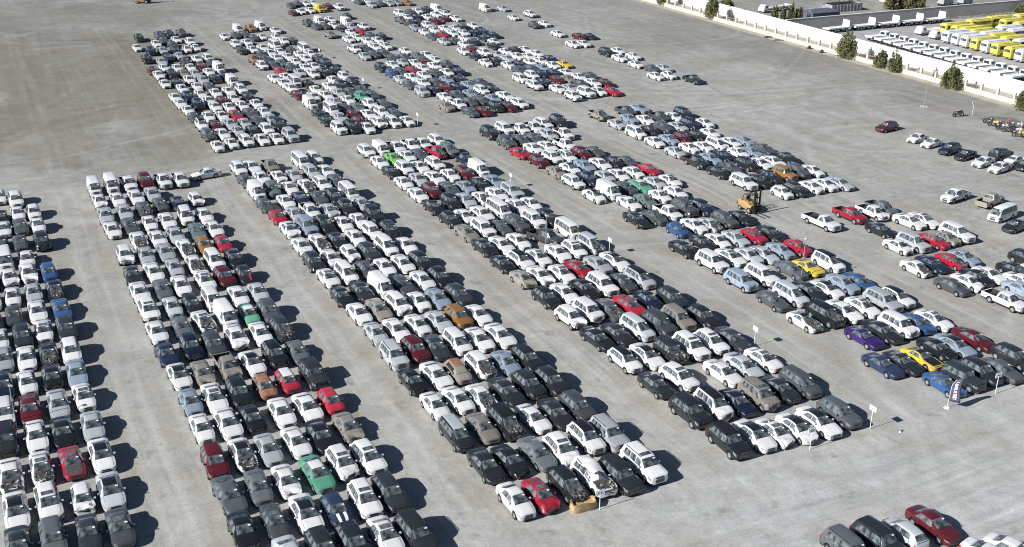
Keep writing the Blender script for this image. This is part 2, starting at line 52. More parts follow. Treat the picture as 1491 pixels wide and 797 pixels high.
bg = nt.nodes.new('ShaderNodeBackground'); bg.inputs[1].default_value = 0.064
wo = nt.nodes.new('ShaderNodeOutputWorld')
nt.links.new(sky.outputs[0], bg.inputs[0]); nt.links.new(bg.outputs[0], wo.inputs[0])
scene.view_settings.view_transform = 'Standard'; scene.view_settings.look = 'None'
scene.view_settings.exposure = 0.66; scene.view_settings.gamma = 1; scene.view_settings.use_curve_mapping = False
scene.cycles.max_bounces = 5; scene.cycles.diffuse_bounces = 2; scene.cycles.glossy_bounces = 2
scene.cycles.use_denoising = True; scene.cycles.filter_width = 1.05

# ------------------------------------------------------------------ materials
def mat_base(name, col, rough=.5, metal=0., spec=.5):
    m = bpy.data.materials.new(name); m.use_nodes = True
    b = m.node_tree.nodes['Principled BSDF']
    b.inputs['Base Color'].default_value = (*col, 1); b.inputs['Roughness'].default_value = rough
    b.inputs['Metallic'].default_value = metal; b.inputs['Specular IOR Level'].default_value = spec
    return m, m.node_tree, b
def mix(nt, fac, a, b, mode='MIX'):
    n = nt.nodes.new('ShaderNodeMix'); n.data_type = 'RGBA'; n.blend_type = mode
    for i, v in ((0, fac), (6, a), (7, b)):
        if isinstance(v, (int, float)): n.inputs[i].default_value = v
        elif isinstance(v, tuple): n.inputs[i].default_value = (*v, 1)
        else: nt.links.new(v, n.inputs[i])
    return n.outputs[2]
def noise(nt, vec, scale, detail=3, rough=.55, dist=0.):
    n = nt.nodes.new('ShaderNodeTexNoise'); n.inputs['Scale'].default_value = scale
    n.inputs['Detail'].default_value = detail; n.inputs['Roughness'].default_value = rough; n.inputs['Distortion'].default_value = dist
    if vec is not None: nt.links.new(vec, n.inputs['Vector'])
    return n.outputs[0]
def ramp(nt, v, *stops):
    n = nt.nodes.new('ShaderNodeValToRGB'); e = n.color_ramp.elements
    while len(e) < len(stops): e.new(.5)
    for el, (p, c) in zip(e, stops):
        el.position = p; el.color = (c, c, c, 1) if isinstance(c, (int, float)) else (*c, 1)
    nt.links.new(v, n.inputs[0]); return n.outputs[0]
def coords(nt, scale=(1, 1, 1), which='Object'):
    t = nt.nodes.new('ShaderNodeTexCoord'); m = nt.nodes.new('ShaderNodeMapping')
    m.inputs['Scale'].default_value = scale; nt.links.new(t.outputs[which], m.inputs[0]); return m.outputs[0]
def math_n(nt, op, a, b=0.):
    n = nt.nodes.new('ShaderNodeMath'); n.operation = op
    for i, v in ((0, a), (1, b)):
        if isinstance(v, (int, float)): n.inputs[i].default_value = v
        else: nt.links.new(v, n.inputs[i])
    return n.outputs[0]

PAINT = dict(w=(.68, .685, .68), k=(.022, .026, .030), g=(.085, .094, .103), s=(.37, .39, .41), l=(.27, .335, .41),
             r=(.33, .009, .028), m=(.10, .011, .017), b=(.028, .09, .23), n=(.016, .024, .055), G=(.11, .36, .23), e=(.14, .44, .06),
             y=(.62, .45, .05), o=(.34, .16, .035), t=(.27, .245, .205), z=(.19, .06, .022), p=(.045, .022, .15), a=(.13, .18, .17))
def dusty(nt, b, col_socket, amount):
    # settled dust: tan film on faces that look up, patchy
    geo = nt.nodes.new('ShaderNodeNewGeometry'); sep = nt.nodes.new('ShaderNodeSeparateXYZ')
    nt.links.new(geo.outputs['Normal'], sep.inputs[0])
    upf = ramp(nt, sep.outputs[2], (.1, .25), (.9, 1.))
    oi = nt.nodes.new('ShaderNodeObjectInfo')
    vec = nt.nodes.new('ShaderNodeVectorMath'); vec.operation = 'ADD'
    tc = nt.nodes.new('ShaderNodeTexCoord'); nt.links.new(tc.outputs['Object'], vec.inputs[0])
    sc = nt.nodes.new('ShaderNodeVectorMath'); sc.operation = 'SCALE'; sc.inputs['Scale'].default_value = 37.
    cmb = nt.nodes.new('ShaderNodeCombineXYZ')
    for i in range(3): nt.links.new(oi.outputs['Random'], cmb.inputs[i])
    nt.links.new(cmb.outputs[0], sc.inputs[0]); nt.links.new(sc.outputs[0], vec.inputs[1])
    n = ramp(nt, noise(nt, vec.outputs[0], 1.6, 4, .6), (.35, .25), (.75, 1.))
    amt = math_n(nt, 'ADD', math_n(nt, 'MULTIPLY', oi.outputs['Random'], amount), amount*.35)
    f = math_n(nt, 'MULTIPLY', math_n(nt, 'MULTIPLY', upf, n), amt)
    c = mix(nt, f, col_socket, (.33, .325, .305))
    nt.links.new(c, b.inputs['Base Color'])
    rr = math_n(nt, 'ADD', math_n(nt, 'MULTIPLY', f, .9), b.inputs['Roughness'].default_value)
    nt.links.new(math_n(nt, 'MINIMUM', rr, .85), b.inputs['Roughness'])
def make_paint(code):
    m, nt, b = mat_base('car_paint_' + code, PAINT[code], .20, .0 if code in 'wryes' else .2)
    if code == 'z': b.inputs['Roughness'].default_value = .85; b.inputs['Metallic'].default_value = 0
    b.inputs['Coat Weight'].default_value = .35 if code != 'z' else 0; b.inputs['Coat Roughness'].default_value = .12
    oi = nt.nodes.new('ShaderNodeObjectInfo')
    v = ramp(nt, oi.outputs['Random'], (0, .6), (.7, 1.1), (1, 1.7)) if code in 'kgn' else ramp(nt, oi.outputs['Random'], (0, .78), (1, 1.22)) if code != 'w' else ramp(nt, oi.outputs['Random'], (0, .86), (1, 1.))
    base = mix(nt, 1., PAINT[code], v, 'MULTIPLY')
    if code == 'z':
        base = mix(nt, ramp(nt, noise(nt, coords(nt), 3., 5, .7), (.4, 0.), (.6, 1.)), base, (.24, .14, .085))
    dusty(nt, b, base, .028 if code in 'knpm' else .09)
    return m
MP = {c: make_paint(c) for c in PAINT}
def simple(name, col, rough=.6, metal=0., spec=.4, mott=.0, sc=4.):
    m, nt, b = mat_base(name, col, rough, metal, spec)
    if mott:
        n = noise(nt, coords(nt), sc, 4, .6)
        nt.links.new(mix(nt, 1., col, ramp(nt, n, (.3, 1-mott), (.7, 1+mott*.6)), 'MULTIPLY'), b.inputs['Base Color'])
    return m
def make_glass():
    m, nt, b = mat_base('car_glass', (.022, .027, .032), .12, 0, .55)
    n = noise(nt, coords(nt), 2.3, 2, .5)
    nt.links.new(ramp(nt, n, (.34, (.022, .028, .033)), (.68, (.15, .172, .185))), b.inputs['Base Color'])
    return m
M_GLASS = make_glass()
M_TYRE = simple('tyre_rubber', (.018, .018, .019), .85)
M_RIM = simple('alloy_rim', (.42, .43, .44), .35, .6)
M_TRIM = simple('black_plastic_trim', (.022, .023, .025), .6)
M_UNDER = simple('underbody', (.012, .012, .012), .9)
M_LAMP = simple('headlight_lens', (.22, .24, .26), .12, .2)
M_TAIL = simple('tail_light_lens', (.32, .012, .012), .25)
M_STICK = simple('paper_sticker', (.82, .82, .80), .8)
M_ENG = simple('engine_metal', (.11, .11, .105), .55, .4, .4, .7, 6.)
M_PIPE = simple('bent_radiator_metal', (.35, .35, .34), .5, .5, .4, .5, 6.)
M_CHROME = simple('chrome_grille', (.10, .10, .105), .35, .5)
M_DARKROOF = simple('black_roof_paint', (.014, .015, .018), .16, 0, .5)
M_BED = simple('pickup_bed_liner', (.035, .036, .038), .8, 0, .3, .5, 3.)
M_STRIPE = simple('hood_stripe_white', (.78, .78, .78), .35)
M_STRIPER = simple('hood_stripe_red', (.45, .02, .05), .35)

# ------------------------------------------------------------------ mesh helpers
class MB:
    def __init__(s): s.v = []; s.f = []; s.m = []
    def add(s, vs, fs, mi=0):
        o = len(s.v); s.v += [tuple(p) for p in vs]
        s.f += [tuple(i+o for i in f) for f in fs]; s.m += ([mi]*len(fs) if isinstance(mi, int) else list(mi))
    def box(s, c, d, mi=0, rz=0., rx=0., ry=0., tap=1.):
        M = Matrix.Translation(c) @ Matrix.Rotation(rz, 4, 'Z') @ Matrix.Rotation(ry, 4, 'Y') @ Matrix.Rotation(rx, 4, 'X')
        vs = []
        for z in (-.5, .5):
            t = tap if z > 0 else 1.
            for x, y in ((-.5, -.5), (.5, -.5), (.5, .5), (-.5, .5)):
                vs.append(M @ Vector((x*d[0]*t, y*d[1]*t, z*d[2])))
        s.add(vs, [(3, 2, 1, 0), (4, 5, 6, 7), (0, 1, 5, 4), (1, 2, 6, 5), (2, 3, 7, 6), (3, 0, 4, 7)], mi)
    def bar(s, a, b, r, mi=0, n=6, r2=None):
        a = Vector(a); b = Vector(b); d = (b-a); q = d.to_track_quat('Z', 'Y'); r2 = r if r2 is None else r2
        vs = [a+q @ Vector((r*math.cos(i*2*math.pi/n), r*math.sin(i*2*math.pi/n), 0)) for i in range(n)]
        vs += [b+q @ Vector((r2*math.cos(i*2*math.pi/n), r2*math.sin(i*2*math.pi/n), 0)) for i in range(n)]
        s.add(vs, [(i, (i+1) % n, (i+1) % n+n, i+n) for i in range(n)]+[tuple(range(n-1, -1, -1)), tuple(range(n, 2*n))], mi)
    def mesh(s, name, mats, smooth=None):
        me = bpy.data.meshes.new(name); me.from_pydata(s.v, [], s.f); 
        for m in mats: me.materials.append(m)
        if len(mats) > 1: me.polygons.foreach_set('material_index', s.m)
        if smooth is not None:
            me.polygons.foreach_set('use_smooth', [True]*len(me.polygons))
            me.set_sharp_from_angle(angle=R(smooth))
        me.update(); return me
def link(name, me, parent=None, loc=None):
    o = bpy.data.objects.new(name, me); COL.objects.link(o)
    if parent: o.parent = parent
    if loc: o.location = loc
    return o
def tag(o, label, cat, group=None, kind=None):
    if label: o['label'] = label
    if cat: o['category'] = cat
    if group: o['group'] = group
    if kind: o['kind'] = kind
    return o
def empty(name, loc, rz=0.):
    o = bpy.data.objects.new(name, None); COL.objects.link(o); o.location = loc; o.rotation_euler = (0, 0, rz)
    o.empty_display_size = .3; return o

# ------------------------------------------------------------------ vehicle shapes
# station: (u from nose 0 to tail 1, half-width factor, shoulder z, shoulder factor, top z, top half-width factor[, bed floor z])
BODY = dict(
 s=dict(dim=(4.6, 1.80, 1.45), wb=(.19, .775), wr=.33, st=[
  (0, .56, .54, .95, .57, .50), (.012, .74, .63, .96, .68, .62), (.045, .89, .70, .965, .77, .72), (.10, .97, .76, .965, .84, .76),
  (.20, 1, .84, .96, .91, .77), (.275, 1, .90, .955, .975, .77), (.295, 1, .905, .955, 1.01, .75), (.44, 1, .935, .945, 1.39, .64), (.50, 1, .94, .945, 1.44, .65),
  (.60, 1, .95, .945, 1.445, .65), (.69, 1, .96, .945, 1.40, .64), (.835, .99, .97, .945, 1.09, .70), (.86, .985, .97, .945, 1.07, .73), (.95, .955, .95, .95, 1.05, .74), (.985, .89, .88, .955, .98, .68), (1, .78, .76, .955, .82, .58)],
  ws=(.30, .435), rw=(.70, .83), sw=[(.335, .425, .525), (.545, .545, .72)], roof=(.435, .70), tp='trunk'),
 h=dict(dim=(3.95, 1.70, 1.50), wb=(.19, .82), wr=.32, st=[
  (0, .66, .56, .95, .60, .52), (.014, .82, .66, .96, .72, .64), (.05, .94, .74, .965, .83, .72), (.11, .99, .82, .965, .93, .75), (.215, 1, .90, .955, 1.01, .76), (.235, 1, .91, .955, 1.04, .74),
  (.40, 1, .95, .94, 1.43, .655), (.48, 1, .96, .94, 1.49, .665), (.70, 1, .99, .94, 1.49, .66), (.86, .985, 1.01, .94, 1.44, .63), (.965, .94, .98, .95, 1.06, .72), (.985, .90, .85, .955, .92, .70), (1, .80, .74, .955, .78, .62)],
  ws=(.24, .395), rw=(.868, .958), sw=[(.275, .375, .52), (.54, .54, .80)], roof=(.395, .865)),
 u=dict(dim=(4.6, 1.85, 1.70), wb=(.185, .80), wr=.365, st=[
  (0, .66, .68, .95, .72, .52), (.012, .82, .80, .96, .86, .64), (.045, .94, .88, .965, .96, .72), (.10, .99, .94, .965, 1.02, .76), (.25, 1, 1.02, .955, 1.12, .77), (.27, 1, 1.03, .955, 1.15, .75),
  (.40, 1, 1.06, .94, 1.60, .66), (.46, 1, 1.07, .94, 1.68, .67), (.66, 1, 1.09, .94, 1.70, .67), (.86, .985, 1.12, .94, 1.64, .65), (.95, .95, 1.10, .95, 1.16, .73), (.98, .90, .98, .955, 1.04, .70), (1, .80, .84, .955, .88, .62)],
  ws=(.275, .395), rw=(.868, .942), sw=[(.30, .385, .52), (.54, .54, .685), (.705, .705, .83)], roof=(.395, .865), trim=True),
 U=dict(dim=(4.9, 1.94, 1.87), wb=(.18, .775), wr=.39, st=[
  (0, .76, .80, .96, .84, .62), (.010, .88, .92, .965, .99, .72), (.04, .965, 1.02, .97, 1.08, .78), (.10, .995, 1.06, .97, 1.13, .80), (.26, 1, 1.11, .96, 1.20, .81), (.28, 1, 1.12, .96, 1.23, .79),
  (.375, 1, 1.14, .95, 1.76, .715), (.42, 1, 1.15, .95, 1.84, .725), (.66, 1, 1.16, .95, 1.87, .725), (.90, .99, 1.17, .95, 1.83, .715), (.965, .96, 1.15, .955, 1.24, .77), (.985, .93, 1.02, .96, 1.10, .76), (1, .86, .90, .96, .95, .70)],
  ws=(.284, .37), rw=(.905, .96), sw=[(.305, .365, .49), (.51, .51, .655), (.675, .675, .86)], roof=(.37, .90), trim=True),
 c=dict(dim=(4.6, 1.88, 1.33), wb=(.20, .79), wr=.34, st=[
  (0, .62, .50, .95, .53, .48), (.012, .80, .60, .96, .65, .60), (.045, .925, .67, .965, .74, .70), (.10, .985, .73, .965, .81, .76), (.22, 1, .80, .96, .87, .77), (.325, 1, .86, .955, .92, .77), (.345, 1, .865, .955, .95, .75),
  (.49, 1, .89, .945, 1.27, .61), (.55, 1, .90, .945, 1.325, .615), (.64, 1, .92, .945, 1.31, .61), (.86, .99, .95, .945, 1.02, .70), (.95, .95, .92, .95, .98, .72), (.985, .88, .84, .955, .90, .66), (1, .76, .72, .955, .78, .56)],
  ws=(.35, .485), rw=(.655, .85), sw=[(.395, .485, .61), (.63, .63, .72)], roof=(.485, .65)),
 m=dict(dim=(4.75, 1.86, 1.75), wb=(.17, .80), wr=.34, st=[
  (0, .66, .64, .95, .68, .52), (.012, .82, .74, .96, .80, .64), (.05, .94, .82, .965, .92, .72), (.12, .99, .92, .965, 1.02, .76), (.19, 1, .98, .955, 1.10, .76), (.205, 1, .99, .955, 1.13, .74),
  (.375, 1, 1.03, .94, 1.66, .68), (.44, 1, 1.04, .94, 1.74, .69), (.70, 1, 1.06, .94, 1.75, .69), (.93, .985, 1.08, .94, 1.69, .67), (.972, .95, 1.04, .95, 1.16, .74), (.988, .91, .90, .955, .98, .72), (1, .82, .78, .955, .82, .64)],
  ws=(.21, .37), rw=(.934, .968), sw=[(.255, .355, .45), (.47, .47, .665), (.685, .685, .89)], roof=(.37, .93)),
 p=dict(dim=(5.25, 1.85, 1.78), wb=(.175, .765), wr=.39, st=[
  (0, .74, .74, .96, .78, .60), (.010, .86, .86, .965, .93, .70), (.04, .955, .94, .97, 1.02, .76), (.10, .99, 1.0, .97, 1.08, .78), (.245, 1, 1.06, .96, 1.14, .79), (.26, 1, 1.07, .96, 1.17, .77),
  (.345, 1, 1.09, .94, 1.70, .67), (.39, 1, 1.10, .94, 1.77, .68), (.52, 1, 1.10, .94, 1.78, .68), (.595, 1, 1.10, .94, 1.73, .67), (.630, 1, 1.10, .955, 1.14, .80), (.640, 1, 1.10, .96, 1.10, .92, 1.06), (.645, 1, 1.10, .965, 1.10, .925, .62), (.975, .995, 1.10, .965, 1.10, .925, .62), (.980, .99, 1.10, .965, 1.10, .92, 1.06), (1, .98, 1.08, .965, 1.085, .91)],
  ws=(.264, .342), rw=(.602, .626), sw=[(.285, .335, .425), (.44, .44, .575)], roof=(.342, .595), trim=True, bed=True),
 q=dict(dim=(5.7, 1.98, 1.86), wb=(.175, .80), wr=.40, st=[
  (0, .78, .80, .96, .84, .62), (.010, .88, .95, .965, 1.03, .72), (.04, .965, 1.04, .97, 1.11, .78), (.10, .99, 1.08, .97, 1.15, .80), (.235, 1, 1.12, .96, 1.20, .81), (.25, 1, 1.13, .96, 1.23, .79),
  (.335, 1, 1.15, .94, 1.78, .68), (.37, 1, 1.15, .94, 1.85, .69), (.43, 1, 1.15, .94, 1.86, .69), (.475, 1, 1.15, .94, 1.82, .68), (.505, 1, 1.15, .955, 1.18, .82), (.512, 1, 1.15, .96, 1.15, .92, 1.11), (.517, 1, 1.15, .965, 1.15, .925, .68), (.978, .995, 1.15, .965, 1.15, .925, .68), (.983, .99, 1.15, .965, 1.15, .92, 1.11), (1, .98, 1.13, .965, 1.135, .91)],
  ws=(.254, .332), rw=(.48, .502), sw=[(.275, .325, .455)], roof=(.332, .475), trim=True, bed=True),
 v=dict(dim=(4.8, 1.78, 2.05), wb=(.15, .76), wr=.33, st=[
  (0, .80, .72, .96, .78, .66), (.012, .90, .84, .965, .96, .74), (.04, .965, .92, .97, 1.06, .78), (.075, .99, .98, .965, 1.15, .78),
  (.20, 1, 1.06, .95, 1.90, .74), (.25, 1, 1.08, .95, 2.02, .755), (.60, 1, 1.10, .95, 2.05, .755), (.965, .99, 1.10, .95, 2.02, .75), (.988, .97, 1.08, .95, 1.94, .735), (1, .94, 1.0, .955, 1.10, .80)],
  ws=(.08, .196), rw=(.9885, .9985), sw=[(.115, .20, .31)], roof=(.196, .975)),
 b=dict(dim=(4.9, 1.84, 2.02), wb=(.15, .76), wr=.34, st=[
  (0, .80, .72, .96, .78, .66), (.012, .90, .84, .965, .96, .74), (.04, .965, .92, .97, 1.06, .78), (.075, .99, .98, .965, 1.15, .78),
  (.19, 1, 1.04, .95, 1.86, .74), (.24, 1, 1.06, .95, 1.99, .755), (.60, 1, 1.08, .95, 2.02, .755), (.965, .99, 1.08, .95, 1.99, .75), (.988, .97, 1.06, .95, 1.92, .735), (1, .94, 1.0, .955, 1.08, .80)],
  ws=(.08, .186), rw=(.9885, .9985), sw=[(.11, .19, .30), (.32, .32, .53), (.55, .55, .74), (.76, .76, .94)], roof=(.186, .975)),
 j=dict(dim=(4.35, 1.88, 1.85), wb=(.17, .76), wr=.41, st=[
  (0, .66, .70, .97, .74, .58), (.01, .70, .98, .97, 1.05, .60), (.04, .98, 1.02, .90, 1.10, .62), (.24, 1, 1.08, .90, 1.16, .66), (.33, 1, 1.10, .93, 1.18, .74), (.345, 1, 1.12, .945, 1.21, .76),
  (.395, 1, 1.14, .945, 1.76, .73), (.42, 1, 1.15, .945, 1.82, .74), (.66, 1, 1.15, .945, 1.85, .74), (.955, 1, 1.15, .945, 1.82, .74), (.978, .99, 1.14, .945, 1.20, .78), (.988, .98, .95, .95, 1.0, .76), (1, .95, .70, .95, .74, .74)],
  ws=(.347, .392), rw=(.957, .975), sw=[(.36, .39, .52), (.54, .54, .69), (.71, .71, .94)], roof=(.392, .955), trim=True, square=True),
)
def variant(base, dim=None, f=None, **kw):
    B = dict(BODY[base]); B.update(kw)
    if dim: B['dim'] = dim
    if f: B['st'] = [tuple(f(q)) for q in B['st']]
    return B
# a longer fastback sedan, a small upright sedan, a sloping crossover, a tall hatchback, an older square estate-like suv
BODY['1'] = variant('s', (4.85, 1.86, 1.45), lambda q: (q[0], q[1], q[2]+(.05 if q[0] > .8 else .01), q[3], q[4]+(.06 if .80 < q[0] < .99 else 0), q[5]))
BODY['2'] = variant('s', (4.35, 1.70, 1.47), lambda q: (q[0]-(.025 if .2 < q[0] < .7 else 0), q[1] if q[0] > .02 else q[1]+.12, q[2]+.02, q[3], q[4]+(.05 if .40 < q[0] < .75 else .03), q[5]+(.02 if .4 < q[0] < .75 else 0)),
    ws=(.275, .41), rw=(.665, .83), sw=[(.31, .395, .50), (.518, .518, .69)], roof=(.41, .668))
BODY['3'] = variant('u', (4.7, 1.88, 1.64), lambda q: (q[0], q[1], q[2]+(.06*(q[0]-.4) if q[0] > .4 else -.02), q[3], q[4]-(.16*(q[0]-.62) if q[0] > .62 else .03), q[5]))
BODY['4'] = variant('h', (3.75, 1.66, 1.55), lambda q: (q[0], q[1], q[2]+.02, q[3], q[4]+(.04 if .39 < q[0] < .9 else .02), q[5]))
BODY['5'] = variant('U', (4.75, 1.90, 1.84), lambda q: (q[0], q[1]-(.05 if q[0] < .03 else 0), q[2]-.03, q[3], q[4]-.03, q[5]-.02), trim=False)
VARIANTS = dict(s='ss112', u='uu33', h='hh4', U='UU5')
BASE = {'1': 's', '2': 's', '3': 'u', '4': 'h', '5': 'U'}
def full_stations(B):
    L, W, H = B['dim']; st = [tuple(s)+((None,) if len(s) < 7 else ()) for s in B['st']]
    us = set(s[0] for s in st)
    add = []
    ar = B['wr']+.05
    for a in B['wb']:
        for f in (-1, -.93, -.7, -.38, 0, .38, .7, .93, 1): add.append(a+f*ar/L)
    def at(u):
        for a, b in zip(st, st[1:]):
            if a[0] <= u <= b[0]:
                t = (u-a[0])/max(1e-9, b[0]-a[0])
                fl = None
                if a[6] is not None and b[6] is not None: fl = a[6]+(b[6]-a[6])*t
                return (u,)+tuple(a[i]+(b[i]-a[i])*t for i in range(1, 6))+(fl,)
    allu = sorted(us | set(u for u in add if min(abs(u-x) for x in us) > .003))
    out = []
    for u in allu:
        s = at(u)
        zb = .21 if not B.get('trim') else .27
        if u < .03: zb += .05*(1-u/.03)
        if u > .96: zb += .10*(u-.96)/.04
        arch = 0
        for a in B['wb']:
            d = abs(u-a)*L
            if d < ar: arch = B['wr']+math.sqrt(max(0, ar*ar-d*d))
        out.append((s, max(zb, arch), arch > 0))
    return out
def ring(B, S):
    L, W, H = B['dim']; (u, wf, zs, sf, zt, tf, fl), zb, arch = S
    hw = W/2; w = hw*wf; ws = w*sf; wt = hw*tf
    zl = max(zb+.05, min(zs-.06, .48 if not B.get('square') else .6))
    if fl is not None:
        return u, [(0, zb+.02), (w-.07, zb), (w, zl), (ws, zs), (wt, zt-.0), (wt-.03, fl+.0), (wt*.5, fl), (0, fl)]
    cabin = zt-zs > .3
    e = .065 if cabin else min(.05, (zt-zs)*.5)
    return u, [(0, zb+.02), (w-.07, zb), (w, zl), (ws, zs), (wt, zt-e), (wt*.86, zt-e*.3), (wt*.5, zt-.006), (0, zt)]
class Surf:
    def __init__(s, B):
        s.B = B; s.L = B['dim'][0]; s.S = full_stations(B); s.rings = [ring(B, q) for q in s.S]
    def at(s, u, k, side=1):
        rs = s.rings; u = min(max(u, 0), 1)
        i = 0
        while i < len(rs)-2 and rs[i+1][0] < u: i += 1
        a, b = rs[i], rs[i+1]; t = (u-a[0])/(b[0]-a[0])
        j = min(int(k), 6); q = k-j
        def pt(r): return (r[1][j][0]*(1-q)+r[1][j+1][0]*q, r[1][j][1]*(1-q)+r[1][j+1][1]*q)
        pa, pb = pt(a), pt(b)
        return Vector((side*(pa[0]*(1-t)+pb[0]*t), -s.L/2+s.L*u, pa[1]*(1-t)+pb[1]*t))
    def patch(s, mb, corners, nu, nk, off, side=1, mi=0, full=False):
        # corners: (u,k) at k-low front, k-low rear, k-high rear, k-high front;  full: runs across the centre line
        (u0, k0), (u1, k1), (u2, k2), (u3, k3) = corners
        vs = []
        cols = []
        if full:
            for jj in range(nk+1): cols.append((jj/nk, 1))
            for jj in range(nk-1, -1, -1): cols.append((jj/nk, -1))
        else: cols = [(jj/nk, side) for jj in range(nk+1)]
        for i in range(nu+1):
            a = i/nu
            for b, sd in cols:
                u = (u0*(1-a)+u1*a)*(1-b)+(u3*(1-a)+u2*a)*b
                k = (k0*(1-a)+k1*a)*(1-b)+(k3*(1-a)+k2*a)*b
                p = s.at(u, k, sd); e = .004
                du = s.at(min(u+e, 1), k, sd)-s.at(max(u-e, 0), k, sd); dk = s.at(u, min(k+.05, 7), sd)-s.at(u, max(k-.05, 0), sd)
                n = dk.cross(du)*sd
                if n.length < 1e-9: n = Vector((0, 0, 1))
                n.normalize()
                if n.dot(p-Vector((0, p.y, .6))) < 0: n = -n
                vs.append(p+n*off)
        m = len(cols); fs = []
        flip = (side < 0) and not full
        for i in range(nu):
            for j in range(m-1):
                q = (i*m+j, i*m+j+1, (i+1)*m+j+1, (i+1)*m+j)
                fs.append(q if flip else q[::-1])
        mb.add(vs, fs, mi)
def shell(S, roof_mat=True):
    mb = MB(); B = S.B; nr = len(S.rings); vs = []
    for u, h in S.rings:
        y = -S.L/2+S.L*u
        full = [(x, z) for x, z in h]+[(-x, z) for x, z in h[6:0:-1]]
        vs += [(x, y, z) for x, z in full]
    fs = []; ms = []
    for i in range(nr-1):
        um = (S.rings[i][0]+S.rings[i+1][0])/2
        for j in range(14):
            fs.append((i*14+j, i*14+(j+1) % 14, (i+1)*14+(j+1) % 14, (i+1)*14+j))
            jj = j if j < 7 else 13-j
            mi = 0
            if jj == 0: mi = 3
            elif jj == 1 and B.get('trim'): mi = 2
            elif jj >= 5 and B['roof'][0] <= um <= B['roof'][1]: mi = 1
            if B.get('bed') and S.S[i][0][6] is not None and S.S[i+1][0][6] is not None and jj >= 4: mi = 4
            ms.append(mi)
    fs.append(tuple(range(13, -1, -1))); ms.append(0)
    fs.append(tuple((nr-1)*14+j for j in range(14))); ms.append(0)
    fs = [f[::-1] for f in fs]
    mb.add(vs, fs, ms)
    return mb
def crumple(mb, seed, L, H, amt=1., roofcrush=0.):
    r = random.Random(seed); ph = [r.uniform(0, 6.28) for _ in range(6)]; tilt = r.uniform(-1, 1)
    out = []
    for x, y, z in mb.v:
        d = (-L/2+1.15)-y
        if d > 0:
            k = min(1, d/1.0)*amt
            y2 = y+k*(.20+.10*math.sin(3.1*x+ph[0])+.06*math.sin(9*z+ph[1]))+.09*k*tilt*x
            x2 = x+k*.07*math.sin(7*z+5*y+ph[2])
            z2 = z+k*(.09*math.sin(6.*y+4*x+ph[3])+.05*math.sin(13*x+ph[4]))
            x, y, z = x2, y2, max(.12, z2)
        if roofcrush and z > 1.1:
            z -= roofcrush*(z-1.1)/(H-1.1)*(.6+.5*math.sin(4*x+3*y+ph[5]))*(1 if y < .6 else .35)
        out.append((x, y, z))
    mb.v = out
SURF = {k: Surf(B) for k, B in BODY.items()}
def wheel_mb(r, w, rim):
    mb = MB(); n = 18; prof = [(r*.60, w*.5), (r*.9, w*.5), (r, w*.36), (r, -w*.36), (r*.9, -w*.5), (r*.60, -w*.5)]
    vs = [(x, rr*math.cos(i*2*math.pi/n), rr*math.sin(i*2*math.pi/n)) for rr, x in prof for i in range(n)]
    fs = [(k*n+i, k*n+(i+1) % n, (k+1)*n+(i+1) % n, (k+1)*n+i) for k in range(5) for i in range(n)]
    mb.add(vs, fs, 0)
    rb = mb if rim else MB()
    for sx in (1, -1):
        vs = [(sx*w*.40, r*.62*math.cos(i*2*math.pi/n), r*.62*math.sin(i*2*math.pi/n)) for i in range(n)]+[(sx*w*.47, 0, 0)]
        vs += [(sx*w*.44, r*.4*math.cos(i*2*math.pi/n), r*.4*math.sin(i*2*math.pi/n)) for i in range(n)]
        rb.add(vs, [(i, (i+1) % n, n+1+(i+1) % n, n+1+i) for i in range(n)], 1 if rim else 0)
        rb.add(vs, [(n+1+i, n+1+(i+1) % n, n) for i in range(n)], 1 if rim else 0)
        for i in range(5):
            a = i*2*math.pi/5
            rb.box((sx*w*.46, r*.34*math.cos(a), r*.34*math.sin(a)), (.02, r*.12, r*.12), 1 if rim else 0, rx=a)
    return mb, rb
